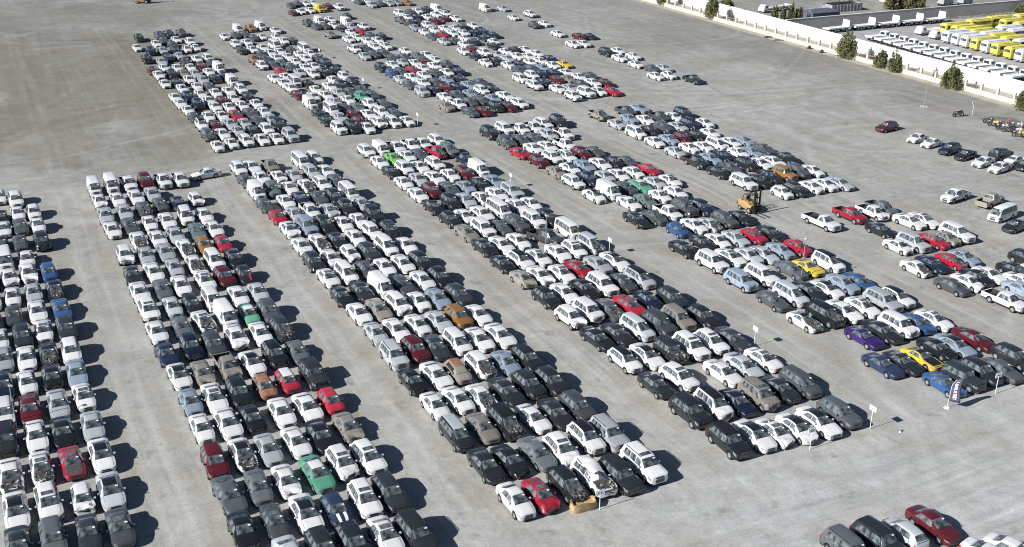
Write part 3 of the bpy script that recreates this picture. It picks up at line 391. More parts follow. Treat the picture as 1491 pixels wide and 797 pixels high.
def build_parts(V, dmg, seed=0):
    """all the pieces of one vehicle type; returns list of (part, parent part, MB, materials, smooth angle)"""
    S = SURF[V]; B = S.B; T = BASE.get(V, V); L, W, H = B['dim']; P = []
    body = shell(S)
    # dark seams: cowl gap under the windscreen, hood edges, door cuts, boot or tailgate line
    cw = B['ws'][0]
    S.patch(body, [(cw-.020, 4.2), (cw-.009, 4.2), (cw-.009, 7), (cw-.020, 7)], 1, 4, .008, full=True, mi=2)
    for sd in (1, -1):
        S.patch(body, [(.05, 4.30), (cw-.02, 4.30), (cw-.02, 4.42), (.05, 4.42)], 5, 1, .006, side=sd, mi=2)
        for a_, b_, c_ in B['sw']:
            S.patch(body, [(c_+.004, 2.05), (c_+.011, 2.05), (c_+.011, 3.0), (c_+.004, 3.0)], 1, 3, .006, side=sd, mi=2)
        S.patch(body, [(B['sw'][0][0]-.012, 2.05), (B['sw'][0][0]-.006, 2.05), (B['sw'][0][0]-.006, 3.0), (B['sw'][0][0]-.012, 3.0)], 1, 3, .006, side=sd, mi=2)
    if not B.get('bed') and T not in 'vbj':
        ru = B['rw'][1]+.012
        S.patch(body, [(ru, 4.2), (ru+.006, 4.2), (ru+.006, 7), (ru, 7)], 1, 4, .008, full=True, mi=2)
    eng = 'E' in dmg; cr = 'x' in dmg or eng
    def fin(mb):
        if cr: crumple(mb, seed, L, H, 1.0 if 'x' in dmg else .45, .35 if 'K' in dmg else 0.)
        return mb
    P.append(('body', None, fin(body), 'BODY', 38))
    def pm(fn):
        mb = MB(); fn(mb); return fin(mb)
    nowin = 'Z' in dmg
    w0, w1 = B['ws']; g = []
    if not nowin:
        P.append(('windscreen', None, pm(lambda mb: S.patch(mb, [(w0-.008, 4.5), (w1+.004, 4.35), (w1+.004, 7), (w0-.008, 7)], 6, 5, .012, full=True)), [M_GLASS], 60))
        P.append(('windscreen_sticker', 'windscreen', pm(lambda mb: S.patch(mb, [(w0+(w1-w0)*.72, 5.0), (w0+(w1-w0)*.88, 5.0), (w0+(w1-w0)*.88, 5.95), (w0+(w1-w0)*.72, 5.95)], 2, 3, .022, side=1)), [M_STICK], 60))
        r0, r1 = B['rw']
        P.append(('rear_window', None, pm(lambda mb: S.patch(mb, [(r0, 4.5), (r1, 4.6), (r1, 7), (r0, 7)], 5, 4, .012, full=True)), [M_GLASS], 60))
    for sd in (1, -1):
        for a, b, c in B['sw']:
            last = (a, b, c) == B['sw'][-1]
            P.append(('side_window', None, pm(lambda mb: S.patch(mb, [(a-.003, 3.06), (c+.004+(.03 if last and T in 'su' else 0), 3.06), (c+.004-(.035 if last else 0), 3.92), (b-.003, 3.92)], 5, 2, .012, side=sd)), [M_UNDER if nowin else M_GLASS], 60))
    for sd in (1, -1):
        for a in B['wb']:
            t = W*.115
            P.append(('wheel', None, (sd*(W/2-t*.5+.012), -L/2+L*a, B['wr'], B['wr'], t*1.05), 'WHEEL', 40))
    if not eng:
        for sd in (1, -1):
            P.append(('headlight', None, pm(lambda mb: S.patch(mb, [(.006, 2.35), (.075, 2.62), (.095, 2.97), (.008, 2.9)], 4, 2, .012, side=sd)), [M_LAMP], 60))
    for sd in (1, -1):
        P.append(('tail_light', None, pm(lambda mb: S.patch(mb, [(.955, 2.45), (.997, 2.45), (.997, 2.95), (.955, 2.95)], 3, 2, .012, side=sd)), [M_TAIL], 60))
    zf = B['st'][1][2]
    def gr(mb):
        y = -L/2
        mb.box((0, y-.0, zf*.62), (W*.46, .06, zf*.30), 0); mb.box((0, y-.02, zf*.95), (W*.40, .05, zf*.16), 0)
    P.append(('grille', None, pm(gr), [M_CHROME], 30))
    for sd in (1, -1):
        def mir(mb):
            u = B['sw'][0][0]+.035; p = S.at(u, 3.0, sd)
            mb.box((p.x+sd*.10, p.y, p.z+.07), (.20, .10, .13), 0, rz=-sd*.2, tap=.8)
        P.append(('mirror', None, pm(mir), 'PAINT', 40))
    if eng:
        r = random.Random(seed+7)
        def en(mb):
            h0 = B['st'][0][0]; u1 = B['ws'][0]-.01
            S.patch(mb, [(.0, 4.2), (u1, 4.2), (u1, 7), (.0, 7)], 8, 4, .015, full=True)
            for i in range(16):
                u = r.uniform(.005, u1-.03); k = r.uniform(4.6, 7); p = S.at(u, k, r.choice((1, -1)))
                mb.box((p.x, p.y, p.z-.01), (r.uniform(.1, .42), r.uniform(.08, .4), r.uniform(.08, .26)), r.choice((0, 0, 1)), rz=r.uniform(0, 3), rx=r.uniform(-.5, .5))
            for i in range(5):
                a = Vector((r.uniform(-.7, .7)*W/2, -L/2-r.uniform(-.25, .15), r.uniform(.35, .8))); b = Vector((r.uniform(-.8, .8)*W/2, -L/2+r.uniform(-.1, .6), r.uniform(.4, .85)))
                mb.bar(a, b, .025, 1)
        P.append(('engine', None, pm(en), [M_ENG, M_PIPE], 30))
    if 'S' in dmg or 'R' in dmg and T in 's':
        u0, u1 = B['roof']; d = u1-u0
        if 'S' in dmg: P.append(('sunroof', None, pm(lambda mb: S.patch(mb, [(u0+.10*d, 5.35), (u0+min(.5, .13/d*1.0)*d+.02, 5.35), (u0+min(.5, .13/d)*d+.02, 7), (u0+.10*d, 7)], 4, 4, .014, full=True)), [M_GLASS], 60))
    if 'T' in dmg or 'V' in dmg:
        u1 = B['ws'][0]-.02
        for sd in ((1, -1) if 'T' in dmg else (1,)):
            P.append(('hood_stripe', None, pm(lambda mb: S.patch(mb, [(.012, 5.6), (u1, 5.6), (u1, 6.5), (.012, 6.5)], 6, 2, .012, side=sd)), [M_STRIPE if 'T' in dmg else M_STRIPER], 60))
    if 'H' in dmg:
        P.append(('hood', None, pm(lambda mb: S.patch(mb, [(.02, 4.6), (B['ws'][0]-.01, 4.6), (B['ws'][0]-.01, 7), (.02, 7)], 6, 4, .012, full=True)), [M_DARKROOF if T == 'c' else M_ENG], 60))
    if T == 'j':
        mb, rb = wheel_mb(.40, .26, True)
        mb.v = [(y, x+L/2+.10, z+.92) for x, y, z in mb.v]
        P.append(('spare_wheel', None, mb, [M_TYRE, M_RIM], 40))
    if T == 'U':
        def rails(mb):
            for sd in (1, -1):
                a = S.at(B['roof'][0]+.05, 4.6, sd); b = S.at(B['roof'][1]-.04, 4.6, sd)
                mb.bar((a.x, a.y, a.z+.07), (b.x, b.y, b.z+.07), .022, 0)
        P.append(('roof_rail', None, pm(rails), [M_TRIM], 40))
    return P
BODYCACHE = {}
def mesh_of(T, dmg, seed):
    key = (T, dmg, seed)
    if key in BODYCACHE: return BODYCACHE[key]
    res = []
    for part, par, mb, mats, sm in build_parts(T, dmg, seed):
        if mats == 'WHEEL':
            res.append((part, par, None, mb, None)); continue
        base = [MP['w'], MP['w'], M_TRIM, M_UNDER, M_BED] if mats == 'BODY' else [MP['w']] if mats == 'PAINT' else mats
        res.append((part, par, mb.mesh(part, base, sm), None, mats))
    BODYCACHE[key] = res
    return res
WH = {}
def wheel_mesh(r, w, split):
    k = (round(r, 3), round(w, 3), split)
    if k not in WH:
        a, b = wheel_mb(r, w, not split)
        WH[k] = (a.mesh('wheel', [M_TYRE] if split else [M_TYRE, M_RIM], 40), b.mesh('rim', [M_RIM], 30) if split else None)
    return WH[k]

# ------------------------------------------------------------------ what every vehicle is called
CNAME = dict(w='white', k='black', g='dark grey', s='silver', l='pale blue', r='red', m='maroon', b='blue', n='navy', G='green', e='lime green', y='yellow', o='orange', t='beige', z='rusty', p='purple', a='grey green')
TNAME = dict(s='sedan', h='hatchback', u='suv', U='large suv', c='coupe', m='minivan', p='pickup', q='single cab pickup', v='panel van', b='minibus', j='boxy off-roader')
ONAME = dict(s='sedan', h='hatchback', u='suv', U='large_suv', c='coupe', m='minivan', p='pickup_truck', q='pickup_truck', v='panel_van', b='minibus', j='off_roader')
CAT = dict(s='car', h='car', u='car', U='car', c='car', m='car', j='car', p='pickup', q='pickup', v='van', b='minibus')
BLK = dict(A='leftmost block', B='second block from left', C='third block from left', D='fourth block from left', E='fifth block from left',
           F='loose block near right edge', G='right edge row', H='right edge row', I='upper right block', J='far left block', K='second far block',
           L='third far block', M='fourth far block', N='far loose row', Z='bottom right corner group')
class Veh: pass
VEH = []
for blk, txt in DATA.items():
    for it in txt.split(';'):
        x, y, k, r = it.split()
        v = Veh(); v.b = blk; v.x = float(x); v.y = float(y); v.T = k[0]; v.C = k[1]; v.F = k[2:]; v.r = float(r)
        if blk == 'M0': v.b = 'M'
        v.V = rnd.choice(VARIANTS.get(v.T, v.T)); v.B = BODY[v.V]; v.L, v.W, v.H = v.B['dim']
        v.px = in_px((v.x, v.y, v.H/2)); v.d = (Vector((v.x, v.y, 0))-CAMLOC).length
        v.short = CNAME[v.C]+' '+TNAME[v.T].replace('boxy ', '')
        e = ''
        if 'z' in v.F: e = ' with rusty roof and no windows'
        elif 'K' in v.F: e = ' with torn roof'
        elif 'E' in v.F: e = ' with bare engine'
        elif 'x' in v.F: e = ' with crumpled front'
        elif 'R' in v.F: e = ' with black roof and hood' if 'H' in v.F else ' with black roof'
        elif 'W' in v.F: e = ' with white roof'
        elif 'Q' in v.F: e = ' with silver roof'
        elif 'F' in v.F: e = ' with tan roof'
        elif 'T' in v.F: e = ' with striped hood'
        elif 'V' in v.F: e = ' with red stripe'
        elif 'H' in v.F: e = ' with dark hood'
        elif 'S' in v.F: e = ' with sunroof'
        v.desc = CNAME[v.C]+' '+TNAME[v.T]+e
        VEH.append(v)
def nb(v, fx, fy):
    best = None
    for o in VEH:
        if o is v: continue
        dx, dy = o.x-v.x, o.y-v.y
        if fx and not (0 < dx*fx < 3.6 and abs(dy) < 2.6): continue
        if fy and not (1 < dy*fy < 8.0 and abs(dx) < 1.3): continue
        s = abs(dx)+abs(dy)
        if best is None or s < best[0]: best = (s, o)
    return best[1].short if best else None
for v in VEH: v.le, v.ri, v.fr, v.ba = nb(v, -1, 0), nb(v, 1, 0), nb(v, 0, -1), nb(v, 0, 1)
ORD = ['nearest', 'second nearest', 'third nearest', 'fourth nearest', 'fifth nearest', 'sixth nearest', 'seventh nearest', 'eighth nearest', 'ninth nearest', 'tenth nearest']
def cands(v):
    d, blk = v.desc, BLK[v.b]
    le, ri = ('the left edge gap', 'the right edge gap')
    yield '%s in the %s' % (d, blk)
    if v.le and v.ri: yield '%s between %s and %s, %s' % (d, v.le, v.ri, blk)
    elif v.le: yield '%s on aisle edge right of %s, %s' % (d, v.le, blk)
    elif v.ri: yield '%s on aisle edge left of %s, %s' % (d, v.ri, blk)
    if v.fr: yield '%s parked behind %s in the %s' % (d, v.fr, blk)
    if v.ba: yield '%s parked ahead of %s in the %s' % (d, v.ba, blk)
    if v.fr and v.ba: yield '%s with %s ahead and %s behind, %s' % (d, v.fr, v.ba, blk)
    if v.le and v.fr: yield '%s right of %s and behind %s, %s' % (d, v.le, v.fr, blk)
    if v.ri and v.fr: yield '%s left of %s and behind %s, %s' % (d, v.ri, v.fr, blk)
    if v.ri and v.ba: yield '%s left of %s, ahead of %s, %s' % (d, v.ri, v.ba, blk)
    if v.le and v.ba: yield '%s right of %s, ahead of %s, %s' % (d, v.le, v.ba, blk)
    same = sorted([o for o in VEH if o.b == v.b and o.desc == v.desc], key=lambda o: o.y)
    i = same.index(v)
    if i < 10: yield '%s, %s %s of its look in the %s' % (d, ORD[i], 'one', blk)
    j = len(same)-1-i
    if j < 10: yield '%s, %s of its look in the %s' % (d, ORD[j].replace('nearest', 'farthest'), blk)
    same = sorted([o for o in VEH if o.b == v.b], key=lambda o: (round(o.y/5.4), o.x))
    yield '%s, number %d from the near end of the %s' % (d, same.index(v)+1, blk)
for v in VEH: v.c = [c for c in cands(v) if len(c.split()) <= 16]
from collections import Counter
cnt = Counter(c for v in VEH for c in set(v.c))
for v in VEH:
    v.label = next((c for c in v.c if cnt[c] == 1), v.c[-1])

# ------------------------------------------------------------------ who is a thing of its own
seen = [v for v in VEH if -30 < v.px[0] < 1520 and -12 < v.px[1] < 830]
cars = sorted([v for v in seen if CAT[v.T] == 'car'], key=lambda v: v.d)
solo = set(id(v) for v in cars[:300]) | set(id(v) for v in seen if CAT[v.T] != 'car')
def slot(o, i, m):
    o.material_slots[i].link = 'OBJECT'; o.material_slots[i].material = m
def roof_mat(v):
    if 'z' in v.F: return MP['z']
    if 'R' in v.F: return M_DARKROOF
    if 'W' in v.F: return MP['w']
    if 'Q' in v.F: return MP['s']
    if 'F' in v.F: return MP['t']
    return MP[v.C]
def geo_flags(v):
    f = ''.join(c for c in v.F if c in 'xESKTVH')
    if 'z' in v.F: f += 'Z'
    return f
proto = {}
def build_solo(v, tier):
    seed = rnd.choice((1, 2, 3)) if set(v.F) & set('xE') else 0
    gf = geo_flags(v); key = (v.V, gf, seed, tier)
    if key not in proto:
        root = bpy.data.objects.new(ONAME[v.T], None); made = {}; lst = []
        for part, par, me, wh, mats in mesh_of(v.V, gf, seed):
            if tier == 2 and part in ('mirror', 'tail_light', 'roof_rail'): continue
            if wh:
                wm, rm = wheel_mesh(wh[3], wh[4], tier == 1)
                o = bpy.data.objects.new('wheel', wm); o.location = wh[:3]; lst.append((o, root, None))
                if rm:
                    q = bpy.data.objects.new('rim', rm); lst.append((q, o, None))
                continue
            o = bpy.data.objects.new(part, me); lst.append((o, made.get(par, root) if par else root, mats)); made[part] = o
        proto[key] = (root, lst)
    root, lst = proto[key]
    r = root.copy(); COL.objects.link(r)
    r.location = (v.x, v.y, 0); r.rotation_euler = (0, 0, R(v.r)); r.scale = v.scale
    cp = {root: r}
    for o, par, mats in lst:
        c = o.copy(); COL.objects.link(c); c.parent = cp[par]; cp[o] = c
        if mats == 'BODY': slot(c, 0, MP[v.C]); slot(c, 1, roof_mat(v))
        elif mats == 'PAINT': slot(c, 0, MP[v.C])
    tag(r, v.label, CAT[v.T], 'vehicles parked in rows on the lot')
ALLM = [MP[c] for c in PAINT]+[M_TRIM, M_UNDER, M_BED, M_GLASS, M_LAMP, M_TAIL, M_CHROME, M_TYRE, M_RIM, M_ENG, M_PIPE, M_DARKROOF, M_STICK, M_STRIPE, M_STRIPER]
MI = {m.name: i for i, m in enumerate(ALLM)}
def joined(v, mb):
    M = Matrix.Translation((v.x, v.y, 0)) @ Matrix.Rotation(R(v.r), 4, 'Z') @ Matrix.Diagonal((*v.scale, 1))
    seed = 1 if set(v.F) & set('xE') else 0
    for part, par, pmb, mats, sm in parts_cache(v.V, geo_flags(v), seed):
        if part == 'roof_rail': continue
        if mats == 'WHEEL':
            a, b = wheel_mb(pmb[3], pmb[4], True)
            mb.add([M @ Vector((x+pmb[0], y+pmb[1], z+pmb[2])) for x, y, z in a.v], a.f, [MI[M_TYRE.name] if m == 0 else MI[M_RIM.name] for m in a.m]); continue
        base = [MP[v.C], roof_mat(v), M_TRIM, M_UNDER, M_BED] if mats == 'BODY' else [MP[v.C]] if mats == 'PAINT' else mats
        mb.add([M @ Vector(p) for p in pmb.v], pmb.f, [MI[base[m].name] for m in pmb.m])
PC = {}
def parts_cache(T, gf, seed):
    if (T, gf, seed) not in PC: PC[(T, gf, seed)] = build_parts(T, gf, seed)
    return PC[(T, gf, seed)]
mass = MB(); n1 = n2 = n3 = 0
for v in VEH:
    k = rnd.gauss(1, .025); v.scale = tuple(.957*q for q in (min(1.04, max(.95, rnd.gauss(1, .02))), min(1.05, max(.94, k)), min(1.06, max(.95, rnd.gauss(1, .03)))))
    if id(v) in solo:
        if v.d < 112 and v.T: build_solo(v, 1); n1 += 1
        elif v.d < 165: build_solo(v, 2); n2 += 1
        else:
            w = Veh(); w.__dict__.update(v.__dict__); w.x = w.y = 0.; w.r = 0.; w.scale = v.scale
            mb = MB(); joined(w, mb)
            used = sorted(set(mb.m)); mb.m = [used.index(i) for i in mb.m]
            o = link(ONAME[v.T], mb.mesh(ONAME[v.T], [ALLM[i] for i in used], 40)); o.location = (v.x, v.y, 0); o.rotation_euler = (0, 0, R(v.r))
            tag(o, v.label, CAT[v.T], 'vehicles parked in rows on the lot'); n3 += 1
    else: joined(v, mass)
mo = link('distant_parked_cars', mass.mesh('distant_parked_cars', ALLM, 40))
tag(mo, 'hundreds of far parked cars in dense rows across the upper lot', 'cars', None, 'stuff')
print('vehicles', len(VEH), 'tiers', n1, n2, n3, 'mass verts', len(mass.v))

# ------------------------------------------------------------------ ground
def ground_material():
    m, nt, b = mat_base('gravel_lot', (.33, .32, .285), .95, 0, .15)
    tc = nt.nodes.new('ShaderNodeTexCoord'); P = tc.outputs['Object']
    def mp(sx, sy, rz=0.):
        n = nt.nodes.new('ShaderNodeMapping'); n.inputs['Scale'].default_value = (sx, sy, 1); n.inputs['Rotation'].default_value = (0, 0, rz)
        nt.links.new(P, n.inputs[0]); return n.outputs[0]
    sep = nt.nodes.new('ShaderNodeSeparateXYZ'); nt.links.new(P, sep.inputs[0]); X, Y = sep.outputs[0], sep.outputs[1]
    big = noise(nt, P, .022, 4, .55, .4); med = noise(nt, P, .13, 5, .6, .6); fine = noise(nt, P, 1.9, 4, .7); grain = noise(nt, P, 9., 2, .7)
    P2 = mp(1, 1, .6)
    m2 = noise(nt, P2, .05, 5, .62, .8); m3 = noise(nt, P, .5, 4, .62, .4)
    c = mix(nt, ramp(nt, big, (.36, 0.), (.64, 1.)), (.376, .380, .364), (.316, .318, .299))
    sand = math_n(nt, 'MULTIPLY', ramp(nt, med, (.42, 0.), (.66, 1.)), .72)
    c = mix(nt, sand, c, (.338, .324, .285))
    c = mix(nt, 1., c, ramp(nt, m2, (.30, .84), (.55, 1.0), (.75, 1.10)), 'MULTIPLY')
    c = mix(nt, 1., c, ramp(nt, m3, (.28, .82), (.72, 1.14)), 'MULTIPLY')
    def band(a, b2, s):
        u = math_n(nt, 'MULTIPLY', math_n(nt, 'SUBTRACT', Y, a), 1./s); d = math_n(nt, 'MULTIPLY', math_n(nt, 'SUBTRACT', b2, Y), 1./s)
        n = nt.nodes.new('ShaderNodeClamp'); nt.links.new(math_n(nt, 'MINIMUM', u, d), n.inputs[0]); return n.outputs[0]
    wob = nt.nodes.new('ShaderNodeVectorMath'); wob.operation = 'ADD'
    wn = nt.nodes.new('ShaderNodeTexNoise'); wn.inputs['Scale'].default_value = .03; wn.inputs['Detail'].default_value = 1; nt.links.new(P, wn.inputs['Vector'])
    wsc = nt.nodes.new('ShaderNodeVectorMath'); wsc.operation = 'SCALE'; wsc.inputs['Scale'].default_value = 4.; nt.links.new(wn.outputs['Color'], wsc.inputs[0])
    nt.links.new(P, wob.inputs[0]); nt.links.new(wsc.outputs[0], wob.inputs[1])
    def mpw(sx, sy, rz=0.):
        n = nt.nodes.new('ShaderNodeMapping'); n.inputs['Scale'].default_value = (sx, sy, 1); n.inputs['Rotation'].default_value = (0, 0, rz)
        nt.links.new(wob.outputs[0], n.inputs[0]); return n.outputs[0]
    # wheel tracks: along the aisles, and across in the cross lane and the apron
    alongY = noise(nt, mpw(.55, .03), 1., 3, .6, .1); alongX = noise(nt, mpw(.035, .6, .1), 1., 3, .6, .1)
    cross = math_n(nt, 'MAXIMUM', band(-400, 61, 4.), band(158, 171, 4.))
    tr = mix(nt, cross, alongY, alongX)
    c = mix(nt, 1., c, ramp(nt, tr, (.32, .91), (.50, 1.0), (.68, 1.07)), 'MULTIPLY')
    brk = ramp(nt, noise(nt, P, .035, 2, .5), (.40, 0.), (.60, 1.))
    rutY = noise(nt, mpw(1.5, .016), 1., 2, .55); rutX = noise(nt, mpw(.02, 1.5, .1), 1., 2, .55)
    gx = nt.nodes.new('ShaderNodeMapRange'); nt.links.new(X, gx.inputs[0])
    for i, q in ((1, 95), (2, 112), (3, 0.), (4, .75)): gx.inputs[i].default_value = q
    cross2 = math_n(nt, 'MAXIMUM', math_n(nt, 'MAXIMUM', cross, gx.outputs[0]), band(250, 900, 50.))
    rut = mix(nt, cross2, rutY, rutX)
    c = mix(nt, math_n(nt, 'MULTIPLY', brk, .75), c, mix(nt, 1., c, ramp(nt, rut, (.34, .80), (.46, .97), (.56, 1.02), (.68, 1.16)), 'MULTIPLY'))
    # kicked-up sand along the parked rows and paired wheel tracks down each aisle
    wx = nt.nodes.new('ShaderNodeSeparateXYZ'); nt.links.new(wob.outputs[0], wx.inputs[0])
    XW = math_n(nt, 'SUBTRACT', math_n(nt, 'ADD', math_n(nt, 'MULTIPLY', X, .55), math_n(nt, 'MULTIPLY', wx.outputs[0], .45)), .9)
    def lines(cs, half):
        acc = None
        for e in cs:
            d = math_n(nt, 'ABSOLUTE', math_n(nt, 'SUBTRACT', XW, e)); b_ = math_n(nt, 'SUBTRACT', 1., math_n(nt, 'MULTIPLY', d, 1./half))
            acc = b_ if acc is None else math_n(nt, 'MAXIMUM', acc, b_)
        return math_n(nt, 'MULTIPLY', math_n(nt, 'MAXIMUM', acc, 0.), math_n(nt, 'SUBTRACT', 1., cross))
    inlot = band(60, 290, 5.)
    sandn = ramp(nt, noise(nt, mp(1, .25), .45, 4, .65, .3), (.36, 0.), (.58, 1.))
    ed = math_n(nt, 'MULTIPLY', math_n(nt, 'MULTIPLY', lines((5.9, 10.3, 25.6, 30.2, 45.4, 50.1, 66.4, 72.2, 89., 94.2, 112.), 2.0), inlot), sandn)
    c = mix(nt, math_n(nt, 'MULTIPLY', ed, .62), c, (.290, .263, .208))
    trn = ramp(nt, noise(nt, mp(.6, .06), 1., 3, .6), (.36, .0), (.60, 1.))
    tk = math_n(nt, 'MULTIPLY', math_n(nt, 'MULTIPLY', lines((7.1, 8.9, 26.9, 28.7, 46.8, 48.7, 68.4, 70.3, 90.3, 92.2), .55), inlot), trn)
    c = mix(nt, math_n(nt, 'MULTIPLY', tk, .55), c, (.44, .435, .405))
    # packed pale tracks that wander over the open gravel
    for sc_, w_ in ((.011, .006), (.019, .007)):
        rd = noise(nt, mp(1, 1, sc_*90), sc_, 1, .4, .3)
        ln = math_n(nt, 'ABSOLUTE', math_n(nt, 'SUBTRACT', rd, .5))
        edge = ramp(nt, ln, (0., 1.), (w_, .0)); dk = ramp(nt, ln, (w_, .0), (w_*2.2, 1.), (w_*5, 0.))
        c = mix(nt, math_n(nt, 'MULTIPLY', edge, .40), c, (.41, .40, .37)); c = mix(nt, math_n(nt, 'MULTIPLY', dk, .28), c, (.23, .22, .195))
    c = mix(nt, .9, c, ramp(nt, fine, (.3, .88), (.7, 1.10)), 'MULTIPLY')
    c = mix(nt, .75, c, ramp(nt, grain, (.25, .78), (.75, 1.2)), 'MULTIPLY'); c = mix(nt, .5, c, ramp(nt, noise(nt, P, 4.2, 3, .75), (.3, .80), (.5, 1.), (.7, 1.18)), 'MULTIPLY')
    # oil and coolant stains in the parking blocks
    st = noise(nt, P, .42, 3, .5, .3)
    c = mix(nt, math_n(nt, 'MULTIPLY', ramp(nt, st, (.63, 0.), (.74, 1.)), .5), c, (.13, .12, .10))
    # a big old oil-dark patch on the far left ground, paler fresh gravel at the near right
    def blot(x, y, rx, ry, soft):
        u = math_n(nt, 'DIVIDE', math_n(nt, 'SUBTRACT', X, x), rx); v_ = math_n(nt, 'DIVIDE', math_n(nt, 'SUBTRACT', Y, y), ry)
        d = math_n(nt, 'ADD', math_n(nt, 'MULTIPLY', u, u), math_n(nt, 'MULTIPLY', v_, v_))
        d = math_n(nt, 'ADD', d, math_n(nt, 'MULTIPLY', math_n(nt, 'SUBTRACT', m2, .5), soft))
        return ramp(nt, d, (.35, 1.), (1., 0.))
    c = mix(nt, math_n(nt, 'MULTIPLY', blot(18, 228, 30, 66, 2.4), 1.), c, mix(nt, 1., c, (.70, .68, .615), 'MULTIPLY'))
    c = mix(nt, math_n(nt, 'MULTIPLY', blot(26, 300, 34, 24, 1.6), .5), c, mix(nt, 1., c, (.75, .74, .72), 'MULTIPLY'))
    c = mix(nt, math_n(nt, 'MULTIPLY', blot(165, 165, 14, 45, 2.2), .5), c, mix(nt, 1., c, (.76, .73, .68), 'MULTIPLY'))
    c = mix(nt, math_n(nt, 'MULTIPLY', blot(155, 225, 26, 20, 2.2), .5), c, mix(nt, 1., c, (.78, .76, .70), 'MULTIPLY'))
    c = mix(nt, math_n(nt, 'MULTIPLY', blot(75, 45, 50, 27, 1.2), 1.), c, mix(nt, 1., c, (1.10, 1.12, 1.15), 'MULTIPLY'))
    # olive-brown crusted earth with a rough clumpy edge on the open ground at far left and by the fence
    cr = ramp(nt, noise(nt, P, .085, 6, .68, .5), (.44, 0.), (.60, 1.)); cr2 = ramp(nt, noise(nt, P, .75, 4, .7, .3), (.35, .3), (.65, 1.))
    lx = nt.nodes.new('ShaderNodeMapRange'); nt.links.new(X, lx.inputs[0])
    for i, q in ((1, 47), (2, 36), (3, 0.), (4, 1.)): lx.inputs[i].default_value = q
    ly = nt.nodes.new('ShaderNodeMapRange'); nt.links.new(Y, ly.inputs[0])
    for i, q in ((1, 160), (2, 178), (3, 0.), (4, 1.)): ly.inputs[i].default_value = q
    wild = math_n(nt, 'MULTIPLY', math_n(nt, 'MULTIPLY', lx.outputs[0], ly.outputs[0]), .75)
    rx = nt.nodes.new('ShaderNodeMapRange'); nt.links.new(X, rx.inputs[0])
    for i, q in ((1, 118), (2, 150), (3, 0.), (4, .55)): rx.inputs[i].default_value = q
    wild = math_n(nt, 'MAXIMUM', math_n(nt, 'MAXIMUM', wild, rx.outputs[0]), .22)
    c = mix(nt, math_n(nt, 'MULTIPLY', math_n(nt, 'MULTIPLY', cr, cr2), wild), c, (.222, .208, .172))
    # the upper lot is darker, older gravel; the apron in front is pale
    gy = nt.nodes.new('ShaderNodeMapRange'); nt.links.new(Y, gy.inputs[0])
    for i, q in ((1, 50), (2, 330), (3, 1.05), (4, .78)): gy.inputs[i].default_value = q
    c = mix(nt, 1., c, gy.outputs[0], 'MULTIPLY')
    nt.links.new(c, b.inputs['Base Color'])
    bp = nt.nodes.new('ShaderNodeBump'); bp.inputs['Strength'].default_value = .35; bp.inputs['Distance'].default_value = .12
    nt.links.new(mix(nt, .5, fine, grain), bp.inputs['Height']); nt.links.new(bp.outputs[0], b.inputs['Normal'])
    return m
M_GROUND = ground_material()
def sheet(name, x0, y0, x1, y1, z, mat, kind='structure'):
    mb = MB(); mb.add([(x0, y0, z), (x1, y0, z), (x1, y1, z), (x0, y1, z)], [(0, 1, 2, 3)])
    o = link(name, mb.mesh(name, [mat])); o['kind'] = kind; return o
sheet('ground', -3000, -3000, 4000, 4000, 0, M_GROUND)
M_YARD = simple('worn_asphalt_yard', (.335, .33, .325), .9, 0, .2, .22, .25)
M_VERGE = simple('pale_sand_verge', (.40, .365, .30), .95, 0, .1, .25, .5)
sheet('yard_paving', 179.2, 60, 330, 216.4, .004, M_YARD)
sheet('verge', 169.6, 60, 178.2, 420, .004, M_VERGE)

# ------------------------------------------------------------------ boundary wall, fence, inner wall
M_WALL = simple('white_render', (.74, .73, .70), .85, 0, .2, .12, .35)
_nt = M_WALL.node_tree; _b = _nt.nodes['Principled BSDF']; _src = _b.inputs['Base Color'].links[0].from_socket
_sp = _nt.nodes.new('ShaderNodeSeparateXYZ'); _tc = _nt.nodes.new('ShaderNodeTexCoord'); _nt.links.new(_tc.outputs['Object'], _sp.inputs[0])
_gr = ramp(_nt, math_n(_nt, 'ADD', _sp.outputs[2], math_n(_nt, 'MULTIPLY', noise(_nt, coords(_nt, (1, 1, .15)), 1.3, 4, .65), 1.6)), (.35, 1.), (.95, 0.))
_st = ramp(_nt, noise(_nt, coords(_nt, (1, 1, .05)), .7, 4, .6), (.56, 0.), (.70, .5))
_nt.links.new(mix(_nt, math_n(_nt, 'MAXIMUM', math_n(_nt, 'MULTIPLY', _gr, .75), _st), _src, (.40, .36, .29)), _b.inputs['Base Color'])
M_FENCE = simple('cream_render', (.56, .52, .43), .85, 0, .2, .08, .6)
M_RAIL = simple('beige_railing', (.36, .34, .30), .6, .1)
M_IWALL = simple('grey_block_wall', (.42, .40, .37), .9, 0, .2, .10, .5)
w = empty('boundary_wall', (178.7, 240, 0)); tag(w, 'long white rendered boundary wall behind the low pillared fence', 'wall')
mb = MB(); mb.box((0, 0, 1.35), (.3, 360, 2.7)); link('wall_panel', mb.mesh('wall_panel', [M_WALL]), w)
mb = MB(); mb.box((0, 0, 2.75), (.42, 360, .10)); link('coping', mb.mesh('coping', [M_WALL]), w)
f = empty('boundary_fence', (172.2, 60, 0)); tag(f, 'low cream fence with square pillars and railing along the lot edge', 'fence')
mb = MB(); mb.box((0, 180, .45), (.2, 360, .9)); link('base_wall', mb.mesh('base_wall', [M_FENCE]), f)
pm_ = MB(); pm_.box((0, 0, 1.0), (.42, .42, 2.0)); pm_.box((0, 0, 2.05), (.5, .5, .1)); pm_.box((0, 0, 2.13), (.3, .3, .06)); pme = pm_.mesh('pillar', [M_FENCE])
rm_ = MB(); rm_.box((0, 0, 1.72), (.05, 3.48, .06)); rm_.box((0, 0, 1.02), (.05, 3.48, .05))
